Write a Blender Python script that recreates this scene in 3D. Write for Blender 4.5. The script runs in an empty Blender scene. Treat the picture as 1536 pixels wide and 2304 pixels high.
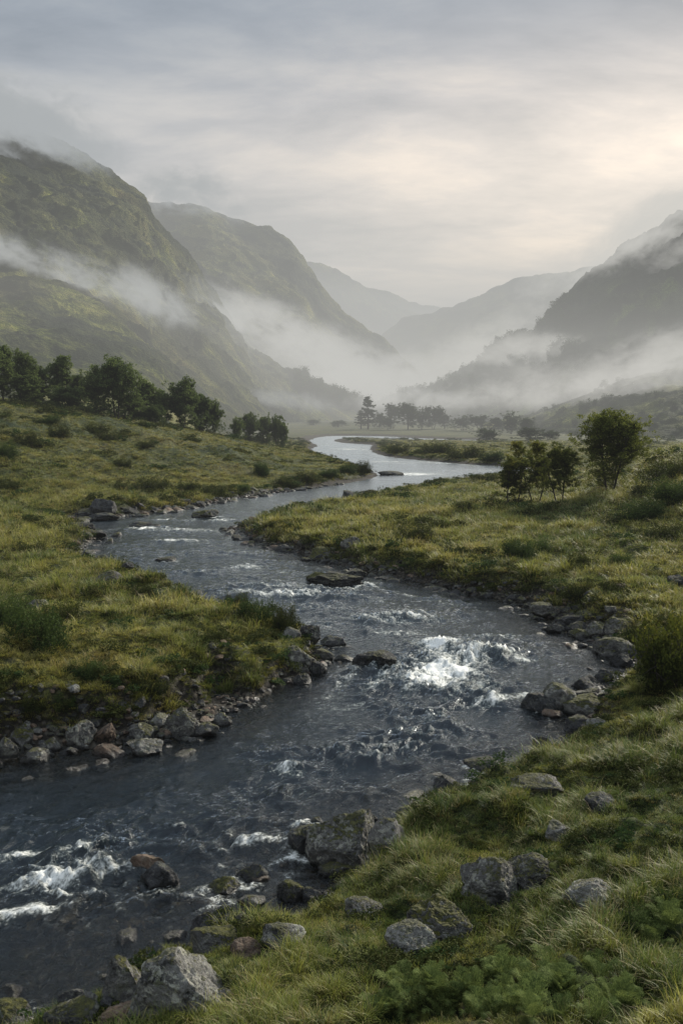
import bpy, math, random
import numpy as np
from mathutils import Vector, Euler

random.seed(7)
RNG = np.random.default_rng(11)
sc = bpy.context.scene
COL = sc.collection
PI = math.pi

# ------------------------------------------------------------------ camera
IW, IH, F = 1536.0, 2304.0, 2300.0
CAM_H = 8.0
HORIZON = 935.0
PITCH = math.atan((IH / 2 - HORIZON) / F)
cam_d = bpy.data.cameras.new('camera')
cam = bpy.data.objects.new('camera', cam_d)
COL.objects.link(cam)
cam.location = (0, 0, CAM_H)
cam.rotation_euler = (PI / 2 - PITCH, 0, 0)
cam_d.sensor_fit = 'VERTICAL'
cam_d.sensor_height = 36.0
cam_d.lens = 36.0 * F / IH
cam_d.clip_start = 0.1
cam_d.clip_end = 20000
sc.camera = cam


def raydir(px, py):
    """direction through a point of the picture, scaled so that its y is 1"""
    px = np.asarray(px, float); py = np.asarray(py, float)
    u = (px - IW / 2) / F
    v = (IH / 2 - py) / F
    c, s = math.cos(PITCH), math.sin(PITCH)
    y = c + v * s
    z = -s + v * c
    return u / y, z / y


def at_z(px, py, z=0.0):
    dx, dz = raydir(px, py)
    t = (z - CAM_H) / dz
    return np.stack([dx * t, t], -1)


def at_y(px, py, y):
    dx, dz = raydir(px, py)
    return np.stack([dx * y, np.asarray(y, float) + 0 * dx, CAM_H + dz * y], -1)


# ------------------------------------------------------------------ noise
_perm = np.random.default_rng(3).permutation(256).astype(np.int64)
_perm = np.concatenate([_perm, _perm, _perm])
_g = np.random.default_rng(5).normal(size=(256, 3))
_g /= np.linalg.norm(_g, axis=1)[:, None]
_g = (_g * 1.5).astype(np.float32)


def noise3(x, y, z=0.0):
    x, y, z = np.broadcast_arrays(np.asarray(x, np.float64), np.asarray(y, np.float64), np.asarray(z, np.float64))
    xi = np.floor(x).astype(np.int64); yi = np.floor(y).astype(np.int64); zi = np.floor(z).astype(np.int64)
    xf = (x - xi).astype(np.float32); yf = (y - yi).astype(np.float32); zf = (z - zi).astype(np.float32)
    xi &= 255; yi &= 255; zi &= 255
    u = xf * xf * xf * (xf * (xf * 6 - 15) + 10)
    v = yf * yf * yf * (yf * (yf * 6 - 15) + 10)
    w = zf * zf * zf * (zf * (zf * 6 - 15) + 10)
    out = 0
    for dx in (0, 1):
        for dy in (0, 1):
            for dz in (0, 1):
                h = _perm[_perm[_perm[(xi + dx)] + yi + dy] + zi + dz]
                gr = _g[h]
                dot = gr[..., 0] * (xf - dx) + gr[..., 1] * (yf - dy) + gr[..., 2] * (zf - dz)
                wt = (u if dx else 1 - u) * (v if dy else 1 - v) * (w if dz else 1 - w)
                out = out + dot * wt
    return out


def fbm(x, y, z=0.0, octv=4, gain=0.5, lac=2.03):
    a, s, t = 1.0, 0, 0
    for k in range(octv):
        s = s + a * noise3(np.asarray(x) + 17.3 * k, np.asarray(y) - 9.1 * k, np.asarray(z) + 4.7 * k)
        t += a
        a *= gain
        x = np.asarray(x) * lac; y = np.asarray(y) * lac; z = np.asarray(z) * lac
    return s / t * 1.4


def ridged(x, y, z=0.0, octv=4, gain=0.5):
    a, s, t = 1.0, 0, 0
    for k in range(octv):
        s = s + a * (1 - 2 * np.abs(noise3(np.asarray(x) + 31 * k, np.asarray(y) + 7 * k, z)))
        t += a
        a *= gain
        x = np.asarray(x) * 2.1; y = np.asarray(y) * 2.1; z = np.asarray(z) * 2.1
    return s / t


def sstep(a, b, x):
    t = np.clip((x - a) / (b - a), 0, 1)
    return t * t * (3 - 2 * t)


# ------------------------------------------------------------------ river outline (points on the water's edge)
LEFT = [(-900, 1900, 0), (-400, 1800, 0), (-150, 1750, 0), (0, 1722, 0), (100, 1712, 0), (200, 1704, 0), (290, 1692, 0), (370, 1676, 0),
        (450, 1655, 0), (515, 1628, 0), (570, 1590, 0), (640, 1556, 0), (695, 1530, 0), (735, 1500, 0),
        (752, 1470, 0), (735, 1440, .2), (700, 1418, .5), (668, 1392, .9), (630, 1368, 1), (575, 1352, 1), (520, 1340, 1),
        (470, 1322, .9), (420, 1300, .9), (375, 1284, .9), (300, 1268, .8), (235, 1250, .8), (190, 1232, .7), (185, 1222, .3), (235, 1214, 0),
        (232, 1205, 0), (190, 1190, .2), (165, 1172, .2), (185, 1163, 0), (255, 1168, 0), (330, 1156, 0), (400, 1148, 0), (460, 1138, 0), (520, 1124, 0),
        (600, 1112, 0), (700, 1099, 0), (790, 1087, 0), (842, 1078, 0), (858, 1069, 0), (852, 1059, .4), (825, 1043, .7),
        (780, 1030, .7), (740, 1021, .6), (712, 1015, .3), (706, 1009, 0), (722, 1003, 0), (705, 996, 0), (700, 989, 0), (735, 981, 0), (800, 980.5, 0),
        (870, 982, 0), (950, 987, 0), (1100, 991, 0)]
RIGHT = [(1100, 996, 0), (950, 993, 0), (900, 991, 0), (810, 987, 0), (750, 988, 0), (745, 993, 0), (775, 998, 0), (835, 1000, 0), (826, 1008, 0), (830, 1018, 0),
         (865, 1028, 0), (950, 1037, 0), (1040, 1045, 0), (1120, 1049, 0), (1200, 1053, 0), (1200, 1060, .4), (1120, 1062, .65), (1040, 1070, .7), (960, 1081, .7), (900, 1090, .7),
         (830, 1101, .75), (770, 1118, .9), (700, 1130, .8), (620, 1145, .7), (560, 1165, .6), (533, 1182, .3), (530, 1198, 0), (560, 1216, 0),
         (620, 1238, 0), (690, 1256, 0), (730, 1266, 0), (790, 1284, 0), (860, 1297, 0), (930, 1312, 0), (1000, 1328, 0), (1080, 1344, 0),
         (1150, 1362, 0), (1195, 1385, 0), (1240, 1420, 0), (1300, 1446, 0), (1352, 1468, 0), (1385, 1495, 0), (1380, 1520, .1), (1330, 1545, .2),
         (1290, 1575, .1), (1300, 1610, .1), (1290, 1645, .2), (1205, 1672, .4), (1130, 1704, .4), (1048, 1728, .4), (978, 1766, .4), (915, 1806, .3),
         (845, 1858, .2), (760, 1935, .1), (715, 1990, .1), (650, 2040, .1), (570, 2080, .1), (450, 2105, .1), (380, 2135, .1), (290, 2150, 0), (235, 2200, 0), (180, 2260, 0),
         (60, 2300, 0), (-150, 2400, 0), (-600, 2560, 0)]


def chaikin(P, n=2):
    for _ in range(n):
        Q = [P[0]]
        for a, b in zip(P[:-1], P[1:]):
            Q.append(a * .75 + b * .25); Q.append(a * .25 + b * .75)
        Q.append(P[-1])
        P = np.array(Q)
    return P


def edge_points(lst):
    return np.array([at_z(a, b, c) for a, b, c in lst])


_L = chaikin(edge_points(LEFT)); _R = chaikin(edge_points(RIGHT))
POLY = np.concatenate([_L, _R]).astype(np.float32)


def river_sdf(x, y):
    """distance to the water's edge, positive on land"""
    shp = np.shape(x)
    x = np.asarray(x, np.float32).ravel(); y = np.asarray(y, np.float32).ravel()
    d2 = np.full(x.shape, 1e12, np.float32)
    inside = np.zeros(x.shape, bool)
    n = len(POLY)
    for i in range(n):
        ax, ay = POLY[i]; bx, by = POLY[(i + 1) % n]
        ex, ey = bx - ax, by - ay
        L = ex * ex + ey * ey + 1e-9
        if i not in (len(_L) - 1, n - 1):
            t = np.clip(((x - ax) * ex + (y - ay) * ey) / L, 0, 1)
            qx = x - ax - t * ex; qy = y - ay - t * ey
            np.minimum(d2, qx * qx + qy * qy, out=d2)
        if ay != by:
            c = ((ay > y) != (by > y)) & (x < ex * (y - ay) / ey + ax)
            inside ^= c
    d = np.sqrt(d2)
    return np.where(inside, -d, d).reshape(shp)


def shore_w(x, y):
    r = np.hypot(x, y)
    leftlow = sstep(-2.2, -3.6, x) * sstep(36, 30, y) * sstep(14, 17, y)
    rocky_r = sstep(5.5, 7.5, x) * sstep(48, 40, y) * sstep(26.5, 29, y)
    near = sstep(26, 22, y) * sstep(-8, -3, x + (y - 16) * .3)
    return 0.28 + 1.15 * leftlow + 1.3 * rocky_r + .25 * near * sstep(2, -1, x) + .012 * r, leftlow, near


_A = at_z(300, 2150, 0); _B = at_z(1000, 1785, 0)


def ground(x, y, sd=None, detail=True):
    """ground height and distance to the water"""
    x = np.asarray(x, np.float64); y = np.asarray(y, np.float64)
    if sd is None:
        sd = river_sdf(x, y)
    r = np.hypot(x, y)
    far = sstep(120, 300, y)
    wig = (0.30 * fbm(x * .9, y * .9, 1.0, 3) + 0.12 * fbm(x * 4, y * 4, 2.0, 2)) * (1 - .3 * far) * (1 + r / 90)
    d = sd + wig
    w, leftlow, near = shore_w(x, y)
    hb = 0.62 + .25 * leftlow - .25 * near
    fm = sstep(60, 120, y)
    hb = hb * (1 - .45 * fm) * (1 - .5 * far) * (0.8 + 0.45 * fbm(x * .22, y * .22, 5, 2))
    bed = -0.10 - 0.62 * sstep(0, 3.2 + 3.5 * sstep(24, 18, y) * sstep(8, 0, x + y * .3 - 4), -d) - .5 * sstep(3, 9, -d)
    shore = -0.10 + (0.24 + .10 * w) * np.clip(d / w, 0, 1)
    bank = hb * sstep(w * .75, w * .75 + .55 + .006 * r, d)
    z = np.where(d < 0, bed, shore + bank)
    # slopes away from the river
    dl = np.maximum(sd - .8, 0)
    n1 = fbm(x * .035, y * .035, 9, 3)
    left = sstep(6, -12, x + .05 * y - 4) * sstep(45, 95, y) * (1 - sstep(225, 300, y + .25 * (x + 60)) * sstep(-95, -55, x))
    zl = .23 * left * np.log1p(np.exp(np.clip((sd - 9) / 2.5, -30, 30))) * 2.5
    zl = 13.5 * np.tanh(zl / 13.5)
    nearr = sstep(33, 24, y) * sstep(-8, -4, x + (y - 14) * .4)
    zn = .27 * dl * nearr
    zn = 6.5 * np.tanh(zn / 6.5)
    right = sstep(10, 26, x - .02 * y) * sstep(24, 40, y) * (1 - sstep(85, 150, y))
    zr = right * .16 * np.maximum(sd - 9, 0)
    zr = zr + right * 2.6 * sstep(23, 34, x) * sstep(45, 62, y)
    zr = 6 * np.tanh(zr / 6)
    zf = 2.4 * sstep(380, 700, y) + .35 * sstep(420, 520, y)
    z = z + zl + zn + zr + zf * (sd > 0)
    land = sstep(0.2, 2.2, d)
    z = z + land * (1 - far * .6) * (.30 * n1 + .34 * fbm(x * .16, y * .16, 3, 3)) * (1 + .8 * left)
    if detail:
        hum = np.abs(fbm(x * .55, y * .55, 12, 3))
        z = z + sstep(.3, 1.6, d - w + .6) * (.62 * hum - .08 + .22 * np.abs(fbm(x * 1.4, y * 1.4, 14, 2))) * (1 - .6 * fm * (1 - left * sstep(8, 16, sd)))
        z = z + sstep(.1, .8, d) * .07 * fbm(x * 2.2, y * 2.2, 21, 3)
        z = z + sstep(-.6, .3, d) * (1 - sstep(.6, 1.6, d)) * .05 * fbm(x * 6, y * 6, 8, 2)
        z = z + left * sstep(6, 20, sd) * (.55 * np.abs(fbm(x * .13, y * .13, 30, 3)))
        z = z + sstep(25, 32, x) * sstep(40, 60, y) * (1 - far) * .6 * np.abs(fbm(x * .2, y * .2, 33, 3))
    return z, d


def drop(px, py, zmin=0.0, rmax=900):
    """the point of the ground (or water) seen at a place in the picture"""
    px = np.atleast_1d(np.asarray(px, float)); py = np.atleast_1d(np.asarray(py, float))
    dx, dz = raydir(px, py)
    ts = np.exp(np.linspace(math.log(6), math.log(rmax), 700))
    T = ts[None, :]
    X = dx[:, None] * T; Y = np.broadcast_to(T, X.shape)
    Z = CAM_H + dz[:, None] * T
    g = np.maximum(ground(X, Y, None, True)[0], zmin)
    hit = Z <= g
    idx = np.where(hit.any(1), hit.argmax(1), len(ts) - 1)
    k = np.arange(len(px))
    i0 = np.maximum(idx - 1, 0)
    a = (Z - g)[k, i0]; b = (Z - g)[k, idx]
    f = np.clip(a / (a - b + 1e-9), 0, 1)
    t = ts[i0] + (ts[idx] - ts[i0]) * f
    x = dx * t
    z = np.maximum(ground(x, t, None, True)[0], zmin)
    return np.stack([x, t, z], -1)


# ------------------------------------------------------------------ mesh and object helpers
def mesh_np(name, V, Fc, mats=(), smooth=True, attrs=None, mat_idx=None):
    me = bpy.data.meshes.new(name)
    V = np.asarray(V, np.float32)
    me.vertices.add(len(V)); me.vertices.foreach_set('co', V.ravel())
    if Fc is not None and len(Fc):
        groups = Fc if isinstance(Fc, list) else [Fc]
        loops = np.concatenate([np.asarray(g, np.int32).ravel() for g in groups])
        tot = np.concatenate([np.full(len(g), g.shape[1], np.int32) for g in groups])
        start = np.concatenate([[0], np.cumsum(tot)[:-1]]).astype(np.int32)
        me.loops.add(len(loops)); me.loops.foreach_set('vertex_index', loops)
        me.polygons.add(len(tot)); me.polygons.foreach_set('loop_start', start)
        try:
            me.polygons.foreach_set('loop_total', tot)
        except Exception:
            pass
        me.polygons.foreach_set('use_smooth', np.full(len(tot), smooth, bool))
        if mat_idx is not None:
            me.polygons.foreach_set('material_index', np.asarray(mat_idx, np.int32))
    if attrs:
        for k, a in attrs.items():
            a = np.asarray(a)
            if a.dtype.kind == 'i':
                t = me.attributes.new(k, 'INT', 'POINT'); t.data.foreach_set('value', a.astype(np.int32))
            elif a.ndim == 2:
                t = me.attributes.new(k, 'FLOAT_VECTOR', 'POINT'); t.data.foreach_set('vector', a.astype(np.float32).ravel())
            else:
                t = me.attributes.new(k, 'FLOAT', 'POINT'); t.data.foreach_set('value', a.astype(np.float32))
    for m in mats:
        me.materials.append(m)
    me.update(calc_edges=True)
    return me


def link(name, me, parent=None, loc=None):
    o = bpy.data.objects.new(name, me)
    COL.objects.link(o)
    if parent is not None:
        o.parent = parent
    if loc is not None:
        o.location = loc
    return o


def tag(o, label=None, cat=None, group=None, kind=None):
    if label: o['label'] = label
    if cat: o['category'] = cat
    if group: o['group'] = group
    if kind: o['kind'] = kind
    return o


def grid_faces(nr, nc):
    i = np.arange((nr - 1) * (nc - 1)); r = i // (nc - 1); c = i % (nc - 1)
    a = r * nc + c
    return np.stack([a, a + 1, a + nc + 1, a + nc], 1)


# ------------------------------------------------------------------ material helpers
class NT:
    def __init__(s, name, vol=False):
        s.m = bpy.data.materials.new(name); s.m.use_nodes = True
        s.t = s.m.node_tree; s.t.nodes.clear()
        s.out = s.t.nodes.new('ShaderNodeOutputMaterial')

    def n(s, typ, ins=None, **kw):
        nd = s.t.nodes.new(typ)
        for k, v in kw.items():
            setattr(nd, k, v)
        if ins:
            for k, v in ins.items():
                sock = nd.inputs[k]
                if isinstance(v, bpy.types.NodeSocket):
                    s.t.links.new(v, sock)
                else:
                    sock.default_value = v
        return nd

    def link(s, a, b): s.t.links.new(a, b)

    def noise(s, vec, scale, detail=4, rough=.55, dist=0, typ='FBM'):
        nd = s.n('ShaderNodeTexNoise', {'Vector': vec, 'Scale': scale, 'Detail': detail, 'Roughness': rough, 'Distortion': dist})
        nd.noise_type = typ
        return nd.outputs[0]

    def math(s, op, a, b=0.0, c=0.0, clamp=False):
        nd = s.n('ShaderNodeMath', {0: a, 1: b, 2: c}, operation=op, use_clamp=clamp)
        return nd.outputs[0]

    def ramp(s, fac, stops, interp='LINEAR'):
        nd = s.n('ShaderNodeValToRGB', {'Fac': fac})
        cr = nd.color_ramp; cr.interpolation = interp
        while len(cr.elements) < len(stops): cr.elements.new(.5)
        for e, (p, c) in zip(cr.elements, stops):
            e.position = p; e.color = (c[0], c[1], c[2], 1) if not isinstance(c, (int, float)) else (c, c, c, 1)
        return nd.outputs[0]

    def mix(s, f, a, b, mode='MIX'):
        nd = s.n('ShaderNodeMix', data_type='RGBA', blend_type=mode)
        for sock, v in ((nd.inputs[0], f), (nd.inputs[6], a), (nd.inputs[7], b)):
            if isinstance(v, bpy.types.NodeSocket): s.t.links.new(v, sock)
            elif isinstance(v, (tuple, list)): sock.default_value = (*v[:3], 1)
            else: sock.default_value = v
        return nd.outputs[2]

    def maprange(s, v, a, b, c=0.0, d=1.0, smooth=True):
        nd = s.n('ShaderNodeMapRange', {'Value': v, 'From Min': a, 'From Max': b, 'To Min': c, 'To Max': d})
        if smooth: nd.interpolation_type = 'SMOOTHSTEP'
        return nd.outputs[0]

    def bump(s, h, dist, strength=1.0, normal=None):
        ins = {'Height': h, 'Distance': dist, 'Strength': strength}
        if normal is not None: ins['Normal'] = normal
        return s.n('ShaderNodeBump', ins).outputs[0]

    def attr(s, name):
        return s.n('ShaderNodeAttribute', attribute_name=name)


def grass_tint(nt, pos):
    """world-space patches of fresh green, olive and dry straw colour shared by ground and blades"""
    a = nt.noise(pos, .11, 3, .6, .5)
    b = nt.noise(pos, .7, 3, .6)
    e = nt.noise(pos, 2.6, 2, .6)
    c = nt.math('ADD', nt.math('MULTIPLY', a, .50), nt.math('ADD', nt.math('MULTIPLY', b, .30), nt.math('MULTIPLY', e, .20)))
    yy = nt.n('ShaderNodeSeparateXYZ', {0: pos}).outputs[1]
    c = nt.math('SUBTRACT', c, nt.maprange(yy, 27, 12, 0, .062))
    return nt.ramp(c, [(.32, (.040, .066, .016)), (.42, (.095, .122, .022)), (.49, (.185, .190, .032)), (.56, (.29, .265, .055)), (.65, (.22, .165, .05))])


def mat_ground():
    nt = NT('ground_turf')
    geo = nt.n('ShaderNodeNewGeometry')
    pos = geo.outputs['Position']
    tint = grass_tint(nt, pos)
    fine = nt.noise(pos, 6.0, 6, .7)
    mid = nt.noise(pos, 1.3, 5, .65)
    tint = nt.mix(.45, tint, (.02, .03, .008))
    col = nt.mix(nt.maprange(fine, .38, .72), (.012, .016, .006), tint)
    col = nt.mix(nt.maprange(mid, .55, .72, 0, .75), col, (.012, .022, .009))
    farpatch = nt.noise(pos, .05, 4, .65, .4)
    col = nt.mix(nt.maprange(farpatch, .52, .64, 0, .55), col, (.016, .028, .012))
    sh = nt.attr('shore').outputs['Fac']
    peb = nt.n('ShaderNodeTexVoronoi', {'Vector': pos, 'Scale': 7.0, 'Randomness': 1.0})
    stone = nt.ramp(nt.noise(pos, 3.0, 5, .7), [(.3, (.016, .014, .010)), (.55, (.060, .052, .040)), (.75, (.13, .115, .092))])
    stone = nt.mix(nt.maprange(peb.outputs['Distance'], .25, .6, 0, .8), stone, (.006, .005, .004))
    col = nt.mix(sh, col, stone)
    bh = nt.math('ADD', nt.math('MULTIPLY', fine, .12), nt.math('MULTIPLY', mid, .25))
    nrm = nt.bump(bh, .6, .8)
    b = nt.n('ShaderNodeBsdfPrincipled', {'Base Color': col, 'Roughness': .9, 'Normal': nrm})
    b.inputs['Specular IOR Level'].default_value = .15
    nt.link(b.outputs[0], nt.out.inputs[0])
    return nt.m


def mat_blades():
    nt = NT('grass_blades')
    oi = nt.n('ShaderNodeObjectInfo')
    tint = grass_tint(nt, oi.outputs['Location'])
    rnd = oi.outputs['Random']
    tint = nt.mix(nt.maprange(rnd, .82, 1, 0, .65), tint, (.24, .175, .07))
    tint = nt.mix(nt.maprange(rnd, .40, .1, 0, .8), tint, (.020, .048, .012))
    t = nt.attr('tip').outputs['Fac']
    k = nt.maprange(t, 0, .85, .08, 1.6)  # blade feet darkened in the colour, imitating shade deep in the turf
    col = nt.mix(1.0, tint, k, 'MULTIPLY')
    s = nt.attr('straw').outputs['Fac']
    col = nt.mix(nt.math('MULTIPLY', s, nt.maprange(t, .2, .8)), col, (.30, .24, .11))
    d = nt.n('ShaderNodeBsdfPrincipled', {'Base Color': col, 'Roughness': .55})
    d.inputs['Specular IOR Level'].default_value = .25
    tr = nt.n('ShaderNodeBsdfTranslucent', {'Color': col})
    mx = nt.n('ShaderNodeMixShader', {0: .35, 1: d.outputs[0], 2: tr.outputs[0]})
    nt.link(mx.outputs[0], nt.out.inputs[0])
    return nt.m


def mat_leaf(name, dark, light, warm=None, trans=.3, rough=.6, hue_amt=.5):
    nt = NT(name)
    geo = nt.n('ShaderNodeNewGeometry')
    oi = nt.n('ShaderNodeObjectInfo')
    a = nt.noise(geo.outputs['Position'], 1.1, 3, .6)
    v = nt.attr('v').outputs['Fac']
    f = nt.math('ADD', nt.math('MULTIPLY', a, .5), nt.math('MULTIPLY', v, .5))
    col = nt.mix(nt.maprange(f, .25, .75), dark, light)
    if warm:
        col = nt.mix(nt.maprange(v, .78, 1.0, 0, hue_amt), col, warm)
    col = nt.mix(nt.math('MULTIPLY', oi.outputs['Random'], .35), col, tuple(c * .5 for c in dark))
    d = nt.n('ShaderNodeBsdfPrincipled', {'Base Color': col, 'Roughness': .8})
    d.inputs['Specular IOR Level'].default_value = .06
    tr = nt.n('ShaderNodeBsdfTranslucent', {'Color': col})
    mx = nt.n('ShaderNodeMixShader', {0: trans, 1: d.outputs[0], 2: tr.outputs[0]})
    nt.link(mx.outputs[0], nt.out.inputs[0])
    return nt.m


def mat_bark():
    nt = NT('bark')
    geo = nt.n('ShaderNodeNewGeometry')
    a = nt.noise(geo.outputs['Position'], 9, 5, .7)
    col = nt.ramp(a, [(.3, (.012, .010, .008)), (.7, (.055, .045, .035))])
    b = nt.n('ShaderNodeBsdfPrincipled', {'Base Color': col, 'Roughness': .9, 'Normal': nt.bump(a, .05)})
    nt.link(b.outputs[0], nt.out.inputs[0])
    return nt.m


def mat_rock(name, base=(.10, .096, .088), light=(.34, .33, .30), moss=.4, lichen=.5, tone=1.0):
    nt = NT(name)
    tc = nt.n('ShaderNodeTexCoord'); geo = nt.n('ShaderNodeNewGeometry'); oi = nt.n('ShaderNodeObjectInfo')
    pos = geo.outputs['Position']
    a = nt.noise(pos, 1.8, 6, .7, .3)
    b = nt.noise(pos, 9.0, 5, .7)
    big = nt.noise(pos, .9, 3, .6)
    crack = nt.noise(pos, 2.2, 7, .6, .6, 'RIDGED_MULTIFRACTAL')
    dark = tuple(c * .12 for c in base)
    col = nt.ramp(nt.math('ADD', nt.math('MULTIPLY', a, .6), nt.math('MULTIPLY', b, .4)),
                  [(.40, dark), (.50, base), (.60, tuple(c * 1.25 for c in base)), (.78, light)])
    vor = nt.noise(pos, 5.5, 5, .75, .8)
    lich = nt.math('MULTIPLY', nt.maprange(vor, .53, .57), nt.maprange(big, .38, .56))
    lich = nt.math('MAXIMUM', lich, nt.maprange(nt.noise(pos, 17, 4, .8, .5), .60, .64))
    col = nt.mix(nt.math('MULTIPLY', lich, lichen), col, (.34, .335, .27))
    lich2 = nt.maprange(nt.noise(pos, 3.3, 5, .7, .5), .58, .64, 0, lichen * .6)
    col = nt.mix(lich2, col, (.16, .17, .09))
    rr = nt.maprange(oi.outputs['Random'], 0, 1, .6 * tone, 1.25 * tone, False)
    col = nt.mix(1.0, col, rr, 'MULTIPLY')
    sep = nt.n('ShaderNodeSeparateXYZ', {0: geo.outputs['Normal']})
    up = sep.outputs[2]
    mm = nt.math('ADD', nt.math('MULTIPLY', up, .55), nt.math('MULTIPLY', nt.noise(pos, 1.6, 5, .7), .9))
    mm = nt.math('ADD', mm, nt.math('MULTIPLY', nt.math('SUBTRACT', nt.noise(pos, 13, 4, .75), .5), .7))
    mossf = nt.maprange(mm, 1.02 - moss * .33, 1.14 - moss * .33, 0, min(1, .3 + moss))
    mosscol = nt.ramp(nt.noise(pos, 14, 3, .7), [(.3, (.010, .013, .003)), (.55, (.055, .055, .008)), (.75, (.14, .125, .018))])
    col = nt.mix(mossf, col, mosscol)
    pz = nt.n('ShaderNodeSeparateXYZ', {0: pos}).outputs[2]
    wet = nt.maprange(nt.math('ADD', pz, nt.math('MULTIPLY', b, .12)), .10, .24, 1, 0)
    col = nt.mix(nt.math('MULTIPLY', wet, .82), col, (.006, .006, .006))
    rough = nt.maprange(wet, 0, 1, .88, .28, False)
    h = nt.math('ADD', nt.math('MULTIPLY', a, .5), nt.math('ADD', nt.math('MULTIPLY', b, .16), nt.math('MULTIPLY', mossf, .1)))
    h = nt.math('ADD', h, nt.math('MULTIPLY', crack, .12))
    h = nt.math('ADD', h, nt.math('MULTIPLY', nt.noise(pos, 28, 4, .75), .10))
    nrm = nt.bump(h, .34, 1.0)
    p = nt.n('ShaderNodeBsdfPrincipled', {'Base Color': col, 'Roughness': rough, 'Normal': nrm})
    p.inputs['Specular IOR Level'].default_value = .35
    nt.link(p.outputs[0], nt.out.inputs[0])
    return nt.m


def mat_hill(name, warm=1.0, rock=.5, run=(.72, -.30, -.62)):
    nt = NT(name)
    geo = nt.n('ShaderNodeNewGeometry')
    pos = geo.outputs['Position']
    sl = nt.n('ShaderNodeSeparateXYZ', {0: geo.outputs['Normal']}).outputs[2]
    d0 = Vector(run).normalized(); d1 = d0.cross(Vector((0, 1, 0))).normalized(); d2 = d0.cross(d1)
    dots = [nt.n('ShaderNodeVectorMath', {0: pos, 1: tuple(q * k)}, operation='DOT_PRODUCT').outputs['Value'] for q, k in ((d0, .22), (d1, 1.0), (d2, .7))]
    spos = nt.n('ShaderNodeCombineXYZ', {0: dots[0], 1: dots[1], 2: dots[2]}).outputs[0]
    a = nt.noise(pos, .012, 6, .65, .6)
    b = nt.math('ADD', nt.math('MULTIPLY', nt.noise(spos, .045, 6, .68, .4), .65), nt.math('MULTIPLY', nt.noise(pos, .07, 6, .72), .35))
    c = nt.noise(pos, .35, 4, .7)
    f = nt.math('ADD', nt.math('MULTIPLY', a, .30), nt.math('ADD', nt.math('MULTIPLY', b, .5), nt.math('MULTIPLY', c, .2)))
    grass = nt.ramp(f, [(.41, (.006, .016, .005)), (.46, (.06, .080, .016)), (.50, (.20 * warm, .22, .042)), (.545, (.33 * warm, .31, .075)), (.62, (.24, .16, .05))])
    rk = nt.ramp(c, [(.3, (.012, .014, .014)), (.7, (.075, .078, .08))])
    g = nt.attr('crag').outputs['Fac']
    rf = nt.math('MULTIPLY', nt.maprange(nt.math('ADD', g, nt.math('MULTIPLY', b, .6)), .72, .95), rock, clamp=True)
    col = nt.mix(rf, grass, rk)
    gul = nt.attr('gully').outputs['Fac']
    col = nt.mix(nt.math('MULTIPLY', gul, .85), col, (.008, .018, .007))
    cr = nt.noise(spos, .030, 7, .62, .8, 'RIDGED_MULTIFRACTAL')
    cr2 = nt.noise(pos, .016, 4, .6, .5)
    cm = nt.math('MULTIPLY', nt.maprange(cr, .85, 1.3), nt.maprange(cr2, .42, .54))
    cm = nt.math('MULTIPLY', cm, nt.maprange(sl, .93, .70))
    zz = nt.n('ShaderNodeSeparateXYZ', {0: pos}).outputs[2]
    cm = nt.math('MULTIPLY', cm, nt.maprange(zz, 30, 110, .15, 1))
    col = nt.mix(cm, col, nt.ramp(nt.noise(pos, .30, 5, .8), [(.35, (.006, .008, .008)), (.52, (.05, .052, .052)), (.68, (.24, .235, .22))]))
    h = nt.math('ADD', nt.math('MULTIPLY', b, 1.0), nt.math('MULTIPLY', c, .75))
    h = nt.math('ADD', h, nt.math('MULTIPLY', cm, .7))
    p = nt.n('ShaderNodeBsdfPrincipled', {'Base Color': col, 'Roughness': .95, 'Normal': nt.bump(h, 18.0, 1.0)})
    p.inputs['Specular IOR Level'].default_value = .05
    nt.link(p.outputs[0], nt.out.inputs[0])
    return nt.m


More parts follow.
